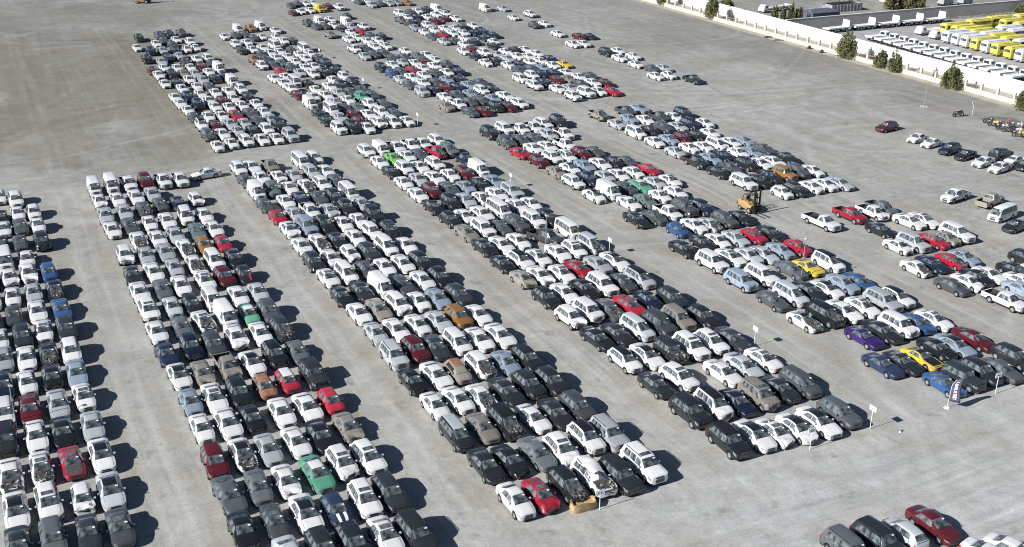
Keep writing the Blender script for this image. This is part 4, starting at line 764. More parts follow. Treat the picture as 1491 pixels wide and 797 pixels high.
for i in range(13): rm_.box((0, -1.68+i*.28, 1.37), (.02, .02, .66))
rme = rm_.mesh('railing', [M_RAIL])
for i in range(66):
    y = 64+i*3.9
    if y > 315: break
    link('pillar', pme, f, (0, y-60, 0)); link('railing', rme, f, (0, y-60+1.95, 0))
w = empty('yard_wall', (242.2, 217, 0)); tag(w, 'grey yard wall with pale coping behind the parked flatbed trailers', 'wall')
mb = MB(); mb.box((0, 0, 1.45), (127, .25, 2.9)); link('wall_panel', mb.mesh('wall_panel', [M_IWALL]), w)
mb = MB(); mb.box((0, 0, 2.95), (127, .36, .10)); link('coping', mb.mesh('coping', [M_WALL]), w)

# ------------------------------------------------------------------ trees and bushes
M_BARK = simple('bark', (.12, .085, .055), .9, 0, .2, .3, 6.)
def leaf_mat(name, a, b2):
    m, nt, b = mat_base(name, a, .6, 0, .25)
    n = noise(nt, coords(nt), 1.1, 3, .6); n2 = noise(nt, coords(nt), 7., 2, .5)
    c = mix(nt, ramp(nt, n, (.35, 0.), (.65, 1.)), a, b2); c = mix(nt, 1., c, ramp(nt, n2, (.3, .7), (.7, 1.3)), 'MULTIPLY')
    nt.links.new(c, b.inputs['Base Color']); return m
M_LEAF = leaf_mat('conifer_foliage', (.072, .088, .034), (.155, .155, .068))
M_LEAF2 = leaf_mat('olive_foliage', (.075, .088, .030), (.135, .125, .055))
M_DRY = leaf_mat('dry_twigs', (.17, .13, .10), (.23, .19, .15))
def plant(name, label, cat, x, y, h, wd, seed, mat, group, lobes=18, leaves=4200, ls=.26, spiky=.85):
    r = random.Random(seed); root = empty(name, (x, y, 0), r.uniform(0, 6))
    tb = MB(); tb.bar((0, 0, 0), (r.uniform(-.1, .1), .05, h*.72), wd*.035+.03, 0, 8, .03)
    cb = MB(); L = []
    for i in range(lobes):
        a = i*2.4+r.uniform(-.4, .4); rr = wd*.36*math.sqrt((i+.5)/lobes); top = h*(1-.42*(rr/(wd*.36))**1.5)*r.uniform(.80, 1.12)
        bx, by = rr*math.cos(a), rr*math.sin(a); L.append((bx, by, top, wd*r.uniform(.10, .17)))
        if i % 2 == 0: tb.bar((0, 0, h*r.uniform(.08, .3)), (bx, by, top*.7), .03+wd*.008, 0, 5, .012)
    for i in range(leaves):
        bx, by, top, lw = r.choice(L); t = r.random()**.8
        z = .12*h*r.random()+t*(top-.1*h)*.98; wz = lw*(1.25-spiky*1.2*(z/top)**1.3)+.05; a = r.uniform(0, 6.283); q = wz*math.sqrt(r.random())*1.15
        k = .75+.5*r.random() if z < top*.25 else 1.
        p = Vector((bx*k*(.8+.25*z/h)+q*math.cos(a), by*k*(.8+.25*z/h)+q*math.sin(a), max(.1, z)))
        u = Vector((r.gauss(0, 1), r.gauss(0, 1), r.gauss(.5, .7))).normalized(); v2 = u.orthogonal().normalized()
        v2 = (Matrix.Rotation(r.uniform(0, 6.28), 3, u) @ v2); w2 = u.cross(v2); s = ls*r.uniform(.5, 1.2)
        cb.add([p-v2*s, p+w2*s*.34, p+v2*s*1.1, p-w2*s*.34], [(0, 1, 2, 3)])
    link('trunk', tb.mesh('trunk', [M_BARK], 60), root); link('crown', cb.mesh('crown', [mat]), root)
    tag(root, label, cat, group); return root
G_T = 'trees along the boundary fence'
plant('tree', 'dense green tree farthest along the fence, cut by the top edge', 'tree', 172.9, 262.0, 6.2, 4.6, 1, M_LEAF, G_T)
plant('tree', 'tallest slim dark tree growing through the fence near the top edge', 'tree', 172.6, 238.8, 7.2, 4.6, 2, M_LEAF, G_T)
plant('tree', 'broad round green tree at the fence in front of the flatbed trailers', 'tree', 171.3, 186.6, 6.2, 5.4, 3, M_LEAF, G_T)
plant('tree', 'small pointed tree, left one of the close pair at the fence', 'tree', 171.5, 176.2, 4.3, 3.7, 4, M_LEAF, G_T, 12, 2400)
plant('tree', 'small pointed tree, right one of the close pair at the fence', 'tree', 171.4, 172.0, 4.7, 3.9, 5, M_LEAF, G_T, 12, 2600)
plant('tree', 'bushy spiky tree at the fence below the row of flatbed trucks', 'tree', 170.6, 155.9, 5.4, 5.0, 6, M_LEAF, G_T, 18)
plant('tree', 'dark tree at the fence cut by the right edge of the picture', 'tree', 170.4, 137.6, 5.2, 4.8, 7, M_LEAF, G_T)
G_B = 'bushes beyond the white wall'
plant('bush', 'upright bush behind the white wall beside the lone flatbed truck', 'bush', 183.5, 247.5, 4.2, 5.0, 8, M_LEAF2, G_B, 12, 2600, .3, .8)
for k, (x, y, h) in enumerate([(187.0, 231.5, 3.9), (188.9, 230.6, 4.5), (190.8, 229.6, 4.6), (192.6, 228.8, 4.3)]):
    plant('bush', ['left end', 'second', 'third', 'right end'][k]+' cypress-like bush of the clump behind the white wall', 'bush', x, y, h, 2.4, 20+k, M_LEAF2, G_B, 6, 1400, .26, .95)
plant('bush', 'wide olive bush behind the grey yard wall', 'bush', 233, 231, 4.6, 9, 9, M_LEAF2, G_B, 20, 3600, .4, .5)
plant('bush', 'tall yellowish bush left of the wide olive bush', 'bush', 227, 233, 6.6, 4.4, 10, M_LEAF2, G_B, 10, 2200, .36, .4)
plant('bush', 'small green shrub near the top right corner by the yard wall', 'bush', 256, 214.6, 2.6, 4.0, 12, M_LEAF2, G_B, 9, 1400, .28, .4)
for k, (x, y) in enumerate([(173.8, 231.5), (173.8, 181.6), (173.8, 163.2)]):
    plant('bush', ['farthest dry twiggy shrub in the strip between fence and white wall', 'dry twiggy shrub beside the broad round fence tree', 'nearest dry shrub in the strip between fence and white wall'][k], 'bush', x, y, 2.6, 1.5, 30+k, M_DRY, 'dry shrubs behind the fence', 6, 320, .22, .9)
r = random.Random(5); mb = MB()
for i in range(900):
    x = r.uniform(222, 300); y = 216.0-abs(r.gauss(0, .9))-.3; s = r.uniform(.08, .3); a = r.uniform(0, 6)
    mb.add([(x, y, 0), (x+s*math.cos(a), y+s*math.sin(a), s*1.2), (x+s*.3, y+.1, s*1.6), (x-.08, y-.06, s*.5)], [(0, 1, 2, 3)])
tag(link('scrub', mb.mesh('scrub', [M_LEAF2])), 'thin dry scrub along the foot of the grey yard wall', 'scrub', None, 'stuff')

# ------------------------------------------------------------------ buses, flatbed trucks, trailers
def paint(name, col, rough=.35): return simple(name, col, rough, 0, .5, .05, 2.)
M_BY = paint('school_bus_yellow', (.70, .61, .09)); M_BW = paint('bus_white', (.74, .74, .75)); M_TW = paint('truck_white', (.80, .80, .79))
M_DARK = simple('dark_steel', (.03, .03, .032), .6, .3); M_DECK = simple('pale_deck_boards', (.62, .61, .58), .8, 0, .2, .15, 2.)
def ring_loft(mb, half, stations, mi=0):
    n = len(half)*2-2; vs = []
    for y, sx, z0, sz in stations:
        pts = [(x*sx, z0+(z-z0)*sz) for x, z in half]; pts += [(-x, z) for x, z in pts[-2:0:-1]]
        vs += [(x, y, z) for x, z in pts]
    fs = []
    for i in range(len(stations)-1):
        for j in range(n): fs.append((i*n+j, (i+1)*n+j, (i+1)*n+(j+1) % n, i*n+(j+1) % n))
    fs.append(tuple(range(n))); fs.append(tuple((len(stations)-1)*n+j for j in range(n-1, -1, -1)))
    mb.add(vs, fs, mi)
def make_bus(color, roofc, label, loc, rz):
    root = empty('bus', loc, rz)
    half = [(0, .38), (1.04, .38), (1.07, .8), (1.06, 1.5), (1.0, 2.45), (.88, 2.66), (.5, 2.76), (0, 2.79)]
    mb = MB(); ring_loft(mb, half, [(-3.62, .90, .5, .93), (-3.55, .97, .5, .98), (-3.3, 1, .5, 1), (3.3, 1, .5, 1), (3.5, .98, .5, .98), (3.58, .93, .5, .95)])
    link('body', mb.mesh('body', [color], 30), root)
    mb = MB(); mb.box((0, 0, 2.80), (1.5, 6.4, .05)); link('roof', mb.mesh('roof', [roofc]), root)
    mb = MB(); mb.box((0, -3.605, 2.02), (1.66, .06, .72), rx=-.06); link('windscreen', mb.mesh('windscreen', [M_GLASS]), root)
    for sd in (1, -1):
        for k in range(5):
            mb = MB(); mb.box((sd*1.035, -2.45+k*1.22, 1.98), (.06, 1.08, .66), ry=-sd*.06); link('side_window', mb.mesh('side_window', [M_GLASS]), root)
    mb = MB(); mb.box((0, -3.60, .55), (1.9, .1, .2)); link('bumper', mb.mesh('bumper', [M_TRIM]), root)
    for sd in (1, -1):
        for y in (-2.2, 2.1):
            wm, rm = wheel_mesh(.42, .26, False); link('wheel', wm, root, (sd*.95, y, .42))
        mb = MB(); mb.box((sd*.72, -3.62, .9), (.3, .05, .16)); link('headlight', mb.mesh('headlight', [M_LAMP]), root)
    tag(root, label, 'bus', 'buses parked in the yard'); return root
rw1 = [(191.0, 'w'), (187.8, 'w'), (184.9, 'w'), (181.8, 'y'), (178.6, 'w'), (175.5, 'y'), (171.7, 'y'), (168.6, 'w'), (165.2, 'y')]
wn_ = 0; yn_ = 0
FR = {0: 'white bus at the far left end of the front bus row', 1: 'second white bus in the front row, left of the third white', 2: 'white bus directly left of the first yellow bus, front row',
      3: 'leftmost yellow bus in the front row, between two white buses', 4: 'white bus between two yellow buses in the front row', 5: 'yellow bus right of a white one, left of another yellow, front row',
      6: 'yellow bus left of the rightmost white bus in the front row', 7: 'rightmost fully visible white bus in the front row', 8: 'yellow bus cut by the right edge in the front row'}
for i, (y, cc) in enumerate(rw1):
    make_bus(M_BY if cc == 'y' else M_BW, M_BY if cc == 'y' else M_BW, FR[i], (204.4-i*.2+3.6, y, 0), R(-90+rnd.uniform(-1, 1)))
rw2 = [(198.9, 'y'), (195.6, 'y'), (193.0, 'y'), (190.3, 'y'), (187.1, 'w'), (184.3, 'y'), (180.9, 'y'), (177.2, 'w'), (173.8, 'w'), (170.5, 'y')]
OR2 = ['leftmost', 'second', 'third', 'fourth', 'fifth', 'sixth', 'seventh', 'eighth', 'ninth', 'tenth']
for i, (y, cc) in enumerate(rw2):
    make_bus(M_BY if cc == 'y' else M_BW, M_BY if cc == 'y' else M_BW, '%s bus, %s from the left in the middle bus row' % ('yellow' if cc == 'y' else 'white', OR2[i]), (212.0+3.4, y, 0), R(-90+rnd.uniform(-1, 1)))
rw3 = [(221.9, 200.4, 'y'), (229.8, 201.5, 'y'), (230.2, 197.4, 'y'), (230.4, 193.6, 'y'), (230.6, 190.2, 'y'), (221.6, 190.8, 'w'), (221.0, 187.2, 'w'), (239.6, 201.5, 'y'), (239.8, 197.8, 'y'), (239.5, 194.2, 'y')]
OR3 = ['first', 'second', 'third', 'fourth', 'fifth', 'sixth', 'seventh', 'eighth', 'ninth', 'tenth']
for i, (x, y, cc) in enumerate(rw3):
    make_bus(M_BY if cc == 'y' else M_BW, M_BY if cc == 'y' else M_BW, '%s bus in the rear bus rows, %s counting from the yard wall corner' % ('yellow' if cc == 'y' else 'white', OR3[i]), (x+3.4, y, 0), R(-90+rnd.uniform(-1, 1)))
def make_flatbed(label, loc, rz, L=6.2, group='white flatbed trucks behind the wall'):
    root = empty('flatbed_truck', loc, rz)
    half = [(0, .5), (.86, .5), (.90, .95), (.89, 1.25), (.76, 1.98), (.6, 2.08), (0, 2.12)]
    mb = MB(); ring_loft(mb, half, [(-L/2, .93, .5, .55), (-L/2+.12, .98, .5, .66), (-L/2+.62, 1, .5, 1), (-L/2+1.75, 1, .5, 1), (-L/2+1.82, .97, .5, .97)]); link('cab', mb.mesh('cab', [M_TW], 35), root)
    mb = MB(); mb.box((0, -L/2+.36, 1.66), (1.38, .05, .66), rx=-.68); link('windscreen', mb.mesh('windscreen', [M_GLASS]), root)
    for sd in (1, -1):
        mb = MB(); mb.box((sd*.85, -L/2+1.15, 1.6), (.05, .8, .5), ry=-sd*.18); link('side_window', mb.mesh('side_window', [M_GLASS]), root)
    yb0, yb1 = -L/2+1.95, L/2
    mb = MB(); mb.box((0, (yb0+yb1)/2, 1.0), (2.0, yb1-yb0, .14)); 
    for sd in (1, -1): mb.box((sd*.98, (yb0+yb1)/2, 1.2), (.05, yb1-yb0, .26))
    link('flatbed', mb.mesh('flatbed', [M_TW]), root)
    mb = MB(); mb.box((0, -L/2+1.85, 1.62), (1.15, .10, .58)); link('rear_window', mb.mesh('rear_window', [M_DARK]), root)
    mb = MB(); mb.box((0, yb1-.02, 1.24), (2.0, .05, .34)); link('tailgate', mb.mesh('tailgate', [M_TW]), root)
    mb = MB(); mb.box((0, .3, .72), (.9, L-1.2, .3)); link('chassis', mb.mesh('chassis', [M_DARK]), root)
    wm, rm = wheel_mesh(.38, .24, False)
    for sd in (1, -1):
        for y in (-L/2+.9, L/2-1.3): link('wheel', wm, root, (sd*.84, y, .38))
    root.scale = (1.14, 1, 1); tag(root, label, 'flatbed truck', group); return root
for i in range(14):
    y = 199.7-i*3.37; 
    ords = ['first', 'second', 'third', 'fourth', 'fifth', 'sixth', 'seventh', 'eighth', 'ninth', 'tenth', 'eleventh', 'twelfth', 'thirteenth', 'fourteenth'][i]
    make_flatbed('white flatbed truck, %s from the far end of the row behind the wall' % ords, (192.4-i*.27, y, 0), R(91+rnd.uniform(-1, 1)))
make_flatbed('white flatbed truck parked left of the buses, the farther of two', (209.2, 200.9, 0), R(-90), 6.6)
make_flatbed('white flatbed truck parked left of the buses, the nearer of two', (208.4, 195.6, 0), R(-90), 6.6)
make_flatbed('lone white flatbed truck parked beyond the white wall near the bushes', (195.6, 242.6, 0), R(-78), 11.0)
for i, x in enumerate([190.8, 199.0, 206.8, 214.8, 222.4]):
    root = empty('flatbed_trailer', (x, 212.2, 0), R(3))
    mb = MB(); mb.box((0, 0, 1.02), (7.2, 2.3, .26)); mb.box((0, -1.14, 1.16), (7.2, .06, .14)); link('deck', mb.mesh('deck', [M_TW]), root)
    mb = MB(); mb.box((2.9, 0, 1.95), (.08, 2.25, 1.6)); 
    for k in range(4): mb.box((2.86, -.8+k*.53, 1.95), (.06, .06, 1.6))
    link('headboard', mb.mesh('headboard', [M_TW]), root)
    mb = MB(); mb.box((0, 0, .7), (6.6, 1.1, .38)); link('chassis', mb.mesh('chassis', [M_DARK]), root)
    wm, rm = wheel_mesh(.42, .3, False)
    for xx in (-2.4, -1.5, 2.2):
        for sd in (1, -1):
            q = link('wheel', wm, root, (xx, sd*.95, .42)); q.rotation_euler = (0, 0, R(90))
    tag(root, 'white flatbed trailer with headboard, %s from the left along the yard wall' % OR2[i], 'trailer', 'flatbed trailers along the yard wall')

# ------------------------------------------------------------------ sheds and plant beyond the yard wall
M_SKIP = simple('weathered_grey_steel', (.30, .31, .31), .7, .2, .3, .25, 1.2); M_TARP = simple('blue_grey_tarp', (.10, .105, .14), .7, 0, .3, .25, 1.); M_SHEET = simple('pale_blue_sheet_roof', (.50, .56, .64), .4, .2, .4, .1, 1.)
root = empty('open_skip', (213.5, 236.4, 0)); tag(root, 'long grey open-top steel skip with poles sticking up beyond the yard wall', 'skip')
mb = MB()
for sd in (1, -1): mb.box((0, sd*1.9, 1.0), (10.4, .12, 2.0)); mb.box((sd*5.2, 0, 1.0), (.12, 3.8, 2.0))
mb.box((0, 0, .2), (10.3, 3.7, .2))
for i in range(9): mb.box((-4.6+i*1.15, -2.0, 1.0), (.12, .1, 1.9))
link('body', mb.mesh('body', [M_SKIP]), root)
mb = MB(); r = random.Random(3)
for i in range(26): mb.bar((r.uniform(-4.8, 4.8), r.uniform(-1.6, 1.6), .4), (r.uniform(-5, 5), r.uniform(-1.7, 1.7), r.uniform(1.9, 2.9)), .06, 0, 5)
for i in range(12): mb.box((r.uniform(-4.5, 4.5), r.uniform(-1.3, 1.3), r.uniform(1.2, 1.9)), (r.uniform(.6, 2), r.uniform(.3, 1.2), .25), 0, rz=r.uniform(0, 3))
link('scrap_poles', mb.mesh('scrap_poles', [M_DARK]), root)
root = empty('low_shed', (200.8, 230.2, 0)); tag(root, 'low dark tarp shed with pale blue sheet roof beside the bush clump', 'shed')
mb = MB(); mb.box((0, 0, .8), (9.0, 4.6, 1.6)); link('wall', mb.mesh('wall', [M_TARP]), root)
mb = MB(); mb.add([(-4.6, -2.5, 1.62), (4.6, -2.5, 1.62), (4.6, 2.5, 1.75), (-4.6, 2.5, 1.75), (-3.2, .2, 2.3), (2.6, .2, 2.3)], [(0, 1, 5, 4), (1, 2, 5), (2, 3, 4, 5), (3, 0, 4)], [0, 1, 1, 0]); link('roof', mb.mesh('roof', [M_TARP, M_SHEET]), root)
mb = MB(); mb.add([(-3.4, .3, 2.3), (2.7, .3, 2.3), (4.4, 2.5, 1.95), (-3.0, 2.9, 1.95)], [(0, 1, 2, 3)]); mb.add([(-3.4, .3, 2.33), (2.7, .3, 2.33), (4.4, 2.5, 1.98), (-3.0, 2.9, 1.98)], [(0, 1, 2, 3)]); link('roof_sheet', mb.mesh('roof_sheet', [M_SHEET]), root)
root = empty('site_cabin', (240.5, 243, 0)); tag(root, 'cream site cabin behind the wide olive bush at the top edge', 'cabin')
mb = MB(); mb.box((0, 0, 1.4), (12, 4, 2.8)); link('wall', mb.mesh('wall', [M_FENCE]), root)
mb = MB(); mb.box((0, 0, 2.86), (12.4, 4.4, .12)); link('roof', mb.mesh('roof', [M_WALL]), root)
for k in range(4):
    mb = MB(); mb.box((-4.2+k*2.8, -2.0, 1.6), (1.2, .06, .9)); link('window', mb.mesh('window', [M_GLASS]), root)
for k, (x, y) in enumerate([(246, 231.5), (252.5, 230.6)]):
    root = empty('farm_trailer', (x, y, 0), R(8)); tag(root, ['grey machinery trailer right of the wide olive bush beyond the yard wall', 'grey machinery trailer nearest the top right corner beyond the yard wall'][k], 'trailer')
    mb = MB(); mb.box((0, 0, 1.3), (4.6, 2.2, 1.1), 0, tap=.8); mb.box((-.4, 0, 2.0), (2.2, 1.6, .5)); link('body', mb.mesh('body', [M_SKIP]), root)
    mb = MB(); mb.box((0, 0, .65), (5.2, 1.2, .25)); link('chassis', mb.mesh('chassis', [M_DARK]), root)
    wm, rm = wheel_mesh(.45, .3, False)
    for xx in (-1.4, 1.4):
        for sd in (1, -1):
            q = link('wheel', wm, root, (xx, sd*1.0, .45)); q.rotation_euler = (0, 0, R(90))

# ------------------------------------------------------------------ sign posts, lamp poles, flag
M_POST = simple('white_post_paint', (.78, .78, .77), .5); M_PLATE = simple('white_sign_plate', (.84, .84, .83), .5); M_INK = simple('dark_sign_lettering', (.10, .10, .11), .6); M_GALV = simple('galvanised_pole', (.40, .41, .42), .4, .5)
M_BAG = simple('sandbag_cloth', (.40, .37, .31), .9)
def sign(label, x, y, h, facing, rows, tilt=0.):
    root = empty('row_sign', (x, y, 0)); rz = 0 if facing == 'X' else R(90)
    mb = MB(); mb.bar((0, 0, 0), (0, 0, h-.1), .028, 0, 8); link('post', mb.mesh('post', [M_POST], 60), root)
    mb = MB(); mb.box((0, 0, h), (.035, .78, .46)); p = link('sign_plate', mb.mesh('sign_plate', [M_PLATE]), root); p.rotation_euler = (0, 0, rz)
    mb = MB()
    for z, segs in rows:
        for a, b in segs:
            for sd in (1, -1): mb.box((sd*.021, sd*(a+b)/2, h+z), (.008, b-a, .085))
    q = link('lettering', mb.mesh('lettering', [M_INK]), root); q.rotation_euler = (0, 0, rz)
    tag(root, label, 'sign', 'row signs on white posts'); return root
MK1 = [(.09, [(-.25, -.20), (-.10, -.05)]), (-.03, [(-.14, -.02), (.05, .11), (.16, .25)]), (-.14, [(.06, .10), (.15, .24)])]
MK2 = [(.04, [(-.18, -.12), (.06, .12)]), (-.05, [(-.18, -.12), (.06, .12)])]
sign('white sign on post by the dark grey suv, front right block corner', 65.48, 62.5, 2.04, 'X', MK1)
sign('white sign on post in the aisle beside the black coupe-like sedan', 66.17, 80.0, 1.95, 'X', MK2)
sign('white sign on post in the aisle beside the black-roofed white sedan', 65.4, 107.6, 1.95, 'X', MK2)
sign('white sign on post in the aisle beside the silver large suv', 65.5, 135.5, 1.95, 'X', MK2)
sign('white sign on post at the front end of the second far block', 65.4, 171.5, 2.1, 'X', MK2)
sign('white sign on post midway along the second far block', 65.5, 200.3, 2.0, 'X', MK2)
sign('white sign on post at the upper half of the second far block', 65.9, 230.3, 2.0, 'X', MK2)
sign('white sign in front of the white sedans of the fourth block', 58.4, 62.0, 1.92, 'Y', [(.02, [(-.2, -.1), (-.02, .1), (.15, .22)]), (-.10, [(-.15, .15)])])
sign('white sign in front of the torn white suv and tan bin', 37.85, 61.9, 1.55, 'Y', MK2)
sign('white sign in front of the dark cars near the banner flag', 80.62, 62.51, 1.95, 'Y', [(.02, [(-.2, .2)])])
sign('white sign post standing alone near the parked motorcycles', 158.3, 138.8, 2.4, 'Y', MK2)
def pole(label, x, y, h, lamp=True, bags=False):
    root = empty('lamp_pole', (x, y, 0))
    mb = MB(); mb.bar((0, 0, 0), (0, 0, h), .05, 0, 8, .035); link('pole', mb.mesh('pole', [M_GALV], 60), root)
    if lamp:
        mb = MB(); mb.box((.08, 0, h+.06), (.34, .22, .12), 0, ry=.3); link('lamp_head', mb.mesh('lamp_head', [M_POST]), root)
    mb = MB()
    if bags:
        for i in range(5): mb.box((.45*math.cos(i*1.26), .45*math.sin(i*1.26), .09), (.5, .3, .18), 0, rz=i*1.26+.5, tap=.7)
        link('ballast_bag', mb.mesh('ballast_bag', [M_BAG]), root)
    else:
        mb.box((0, 0, .06), (.34, .34, .12)); link('base_plate', mb.mesh('base_plate', [M_GALV]), root)
    tag(root, label, 'pole', 'thin lamp poles'); return root
pole('thin lamp pole standing among cars beside the yellow sports coupe', 81.49, 91.5, 5.1)
pole('thin lamp pole rising among cars beside the dark grey pickup', 58.8, 111.6, 4.6)
pole('thin lamp pole standing in the leftmost block beside a black off-roader', -1.89, 93.55, 4.1)
pole('thin lamp pole among navy cars in the fourth far block', 103.97, 230.0, 4.9)
pole('thin pole at the far head of the second far block', 66.6, 278.2, 4.2)
pole('thin pole with ballast bags on open gravel near the fence', 155.3, 147.3, 4.0, False, True)
pole('short post standing alone on the open gravel before the fence', 147.2, 179.4, 2.2, False)
pole('short post beside the black pickup at the end of the loose row', 127.2, 178.6, 2.1, False)
M_FLAG = simple('purple_flag_cloth', (.105, .09, .135), .8, 0, .2, .12, 3.)
root = empty('banner_flag', (74.47, 62.43, 0), R(-38)); tag(root, 'purple feather banner flag with white lettering beside the blue sports coupe', 'flag')
mb = MB(); mb.bar((0, 0, .05), (.12, 0, 2.6), .022, 0, 6); mb.bar((.12, 0, 2.6), (.42, 0, 3.12), .016, 0, 6); mb.bar((.42, 0, 3.12), (.95, 0, 3.2), .012, 0, 6); link('pole', mb.mesh('pole', [M_POST], 60), root)
mb = MB()
for i in range(16):
    a = i*2*math.pi/16
mb.bar((0, 0, 0), (0, 0, .10), .30, 0, 18, .24); link('base', mb.mesh('base', [M_POST], 30), root)
def flag_pt(u, z):   # u 0..1 across, z height; cloth sways
    left = .03+.10*(z-.7)/1.9 if z < 2.6 else .13+(z-2.6)*.55
    right = 1.02+.06*math.sin(z*2) if z < 2.75 else 1.05-(z-2.75)**2*1.6
    x = left+(right-left)*u
    return Vector((x, .06*math.sin(2.2*z+2.5*u)*u, z))
mb = MB(); nz = 14; vs = []
for i in range(nz+1):
    z = .78+(3.16-.78)*i/nz
    for j in range(7): vs.append(flag_pt(j/6, z-.10*j/6*(i == 0)))
mb.add(vs, [(i*7+j, i*7+j+1, (i+1)*7+j+1, (i+1)*7+j) for i in range(nz) for j in range(6)])
fl = link('cloth', mb.mesh('cloth', [M_FLAG], 60), root); md = fl.modifiers.new('thick', 'SOLIDIFY'); md.thickness = .012
GL = ['1110100101', '111101111', '101111101', '110101111', '111010010', '111101110', '100110111']
mb = MB(); z = .98
def glyph(cells, z0, hh, u0, u1):
    for a, b, c, d in cells:
        P = [flag_pt(u0+(u1-u0)*u, z0+hh*v) for u, v in ((a, b), (c, b), (c, d), (a, d))]
        mb.add([p+Vector((0, -.03, 0)) for p in P]+[p+Vector((0, -.018, 0)) for p in P], [(0, 1, 2, 3), (7, 6, 5, 4), (0, 4, 5, 1), (1, 5, 6, 2), (2, 6, 7, 3), (3, 7, 4, 0)])
Bq = [(0, 0, 1, .22), (0, .39, 1, .61), (0, .78, 1, 1), (0, .22, .25, .39), (0, .61, .25, .78), (.75, .22, 1, .39), (.75, .61, 1, .78)]
Aq = [(0, 0, 1, .25), (0, .75, 1, 1), (.75, .25, 1, .75), (.38, .25, .58, .75)]
Tq = [(0, .38, 1, .62), (.78, 0, 1, .38), (.78, .62, 1, 1)]
Iq = [(0, .3, 1, .7)]
Lq = [(0, .7, 1, 1), (0, 0, .22, .7)]
for cells, hh in ((Tq, .18), (Bq, .24), (Aq, .24), (None, .10), (Aq, .24), (Lq, .2), (Aq, .22), (Iq, .12), (Bq, .2), (Lq, .22)):
    if cells: glyph(cells, z, hh*.86, .28, .62)
    z += hh
link('lettering', mb.mesh('lettering', [M_PLATE]), root); root.scale = (.95, .95, .93)

# ------------------------------------------------------------------ forklift and yellow machine
M_FORK = paint('forklift_yellow', (.34, .22, .085), .6)
def forklift(label, loc, rz):
    root = empty('forklift', loc, rz)
    half = [(0, .45), (.78, .45), (.84, .7), (.84, 1.15), (.74, 1.42), (.5, 1.48), (0, 1.48)]
    mb = MB(); ring_loft(mb, half, [(.2, .94, .5, .62), (.5, 1, .5, .72), (1.3, 1, .5, .98), (2.5, 1, .5, 1), (2.85, .9, .5, .95), (2.98, .72, .5, .8)]); link('body', mb.mesh('body', [M_FORK], 35), root)
    mb = MB(); mb.box((0, 2.9, .8), (1.5, .3, .5), tap=.9); link('counterweight', mb.mesh('counterweight', [M_DARK]), root)
    mb = MB()
    for sx in (1, -1):
        mb.bar((sx*.68, .55, 1.0), (sx*.58, .75, 2.35), .045); mb.bar((sx*.68, 2.1, 1.4), (sx*.58, 1.95, 2.35), .045); mb.bar((sx*.58, .75, 2.35), (sx*.58, 1.95, 2.35), .045)
    for k in range(5): mb.bar((-.58, .8+k*.28, 2.35), (.58, .8+k*.28, 2.35), .03)
    link('overhead_guard', mb.mesh('overhead_guard', [M_DARK]), root)
    mb = MB(); mb.box((0, 1.5, 1.55), (.6, .5, .16)); mb.box((0, 1.75, 1.85), (.55, .14, .55), rx=.15); link('seat', mb.mesh('seat', [M_TRIM]), root)
    mb = MB(); mb.bar((0, .75, 1.3), (0, .95, 1.62), .03); mb.bar((0, .93, 1.6), (0, .97, 1.64), .19, 0, 14); link('steering_wheel', mb.mesh('steering_wheel', [M_TRIM]), root)
    mb = MB()
    for sx in (1, -1): mb.box((sx*.48, -.05, 1.75), (.13, .2, 3.2)); mb.box((sx*.34, -.12, 1.75), (.08, .14, 3.1))
    for z in (.5, 1.4, 2.3, 3.25): mb.box((0, -.05, z), (1.0, .12, .12))
    mb.bar((0, -.02, .4), (0, -.02, 2.9), .06); link('mast', mb.mesh('mast', [M_DARK]), root)
    mb = MB(); mb.box((0, -.25, .45), (1.35, .09, .14)); mb.box((0, -.25, .85), (1.35, .09, .14))
    for k in range(5): mb.box((-.6+k*.3, -.25, .9), (.05, .06, .9))
    link('carriage', mb.mesh('carriage', [M_DARK]), root)
    for sx in (.42, -.42):
        mb = MB(); mb.box((sx, -.32, .5), (.14, .06, .8)); mb.box((sx, -1.25, .12), (.14, 1.9, .05)); link('fork', mb.mesh('fork', [M_DARK]), root)
    wm, rm = wheel_mesh(.42, .34, False); wm2, rm2 = wheel_mesh(.34, .28, False)
    for sx in (1, -1): link('wheel', wm, root, (sx*.78, .45, .42)); link('wheel', wm2, root, (sx*.72, 2.35, .34))
    tag(root, label, 'forklift'); return root
forklift('yellow forklift with tall dark mast parked at the end of a block', (90.9, 112.4, 0), R(4))
forklift('yellow forklift alone on open gravel at the top left', (44.6, 318.0, 0), R(70)).scale = (1.25, 1.25, 1.2)

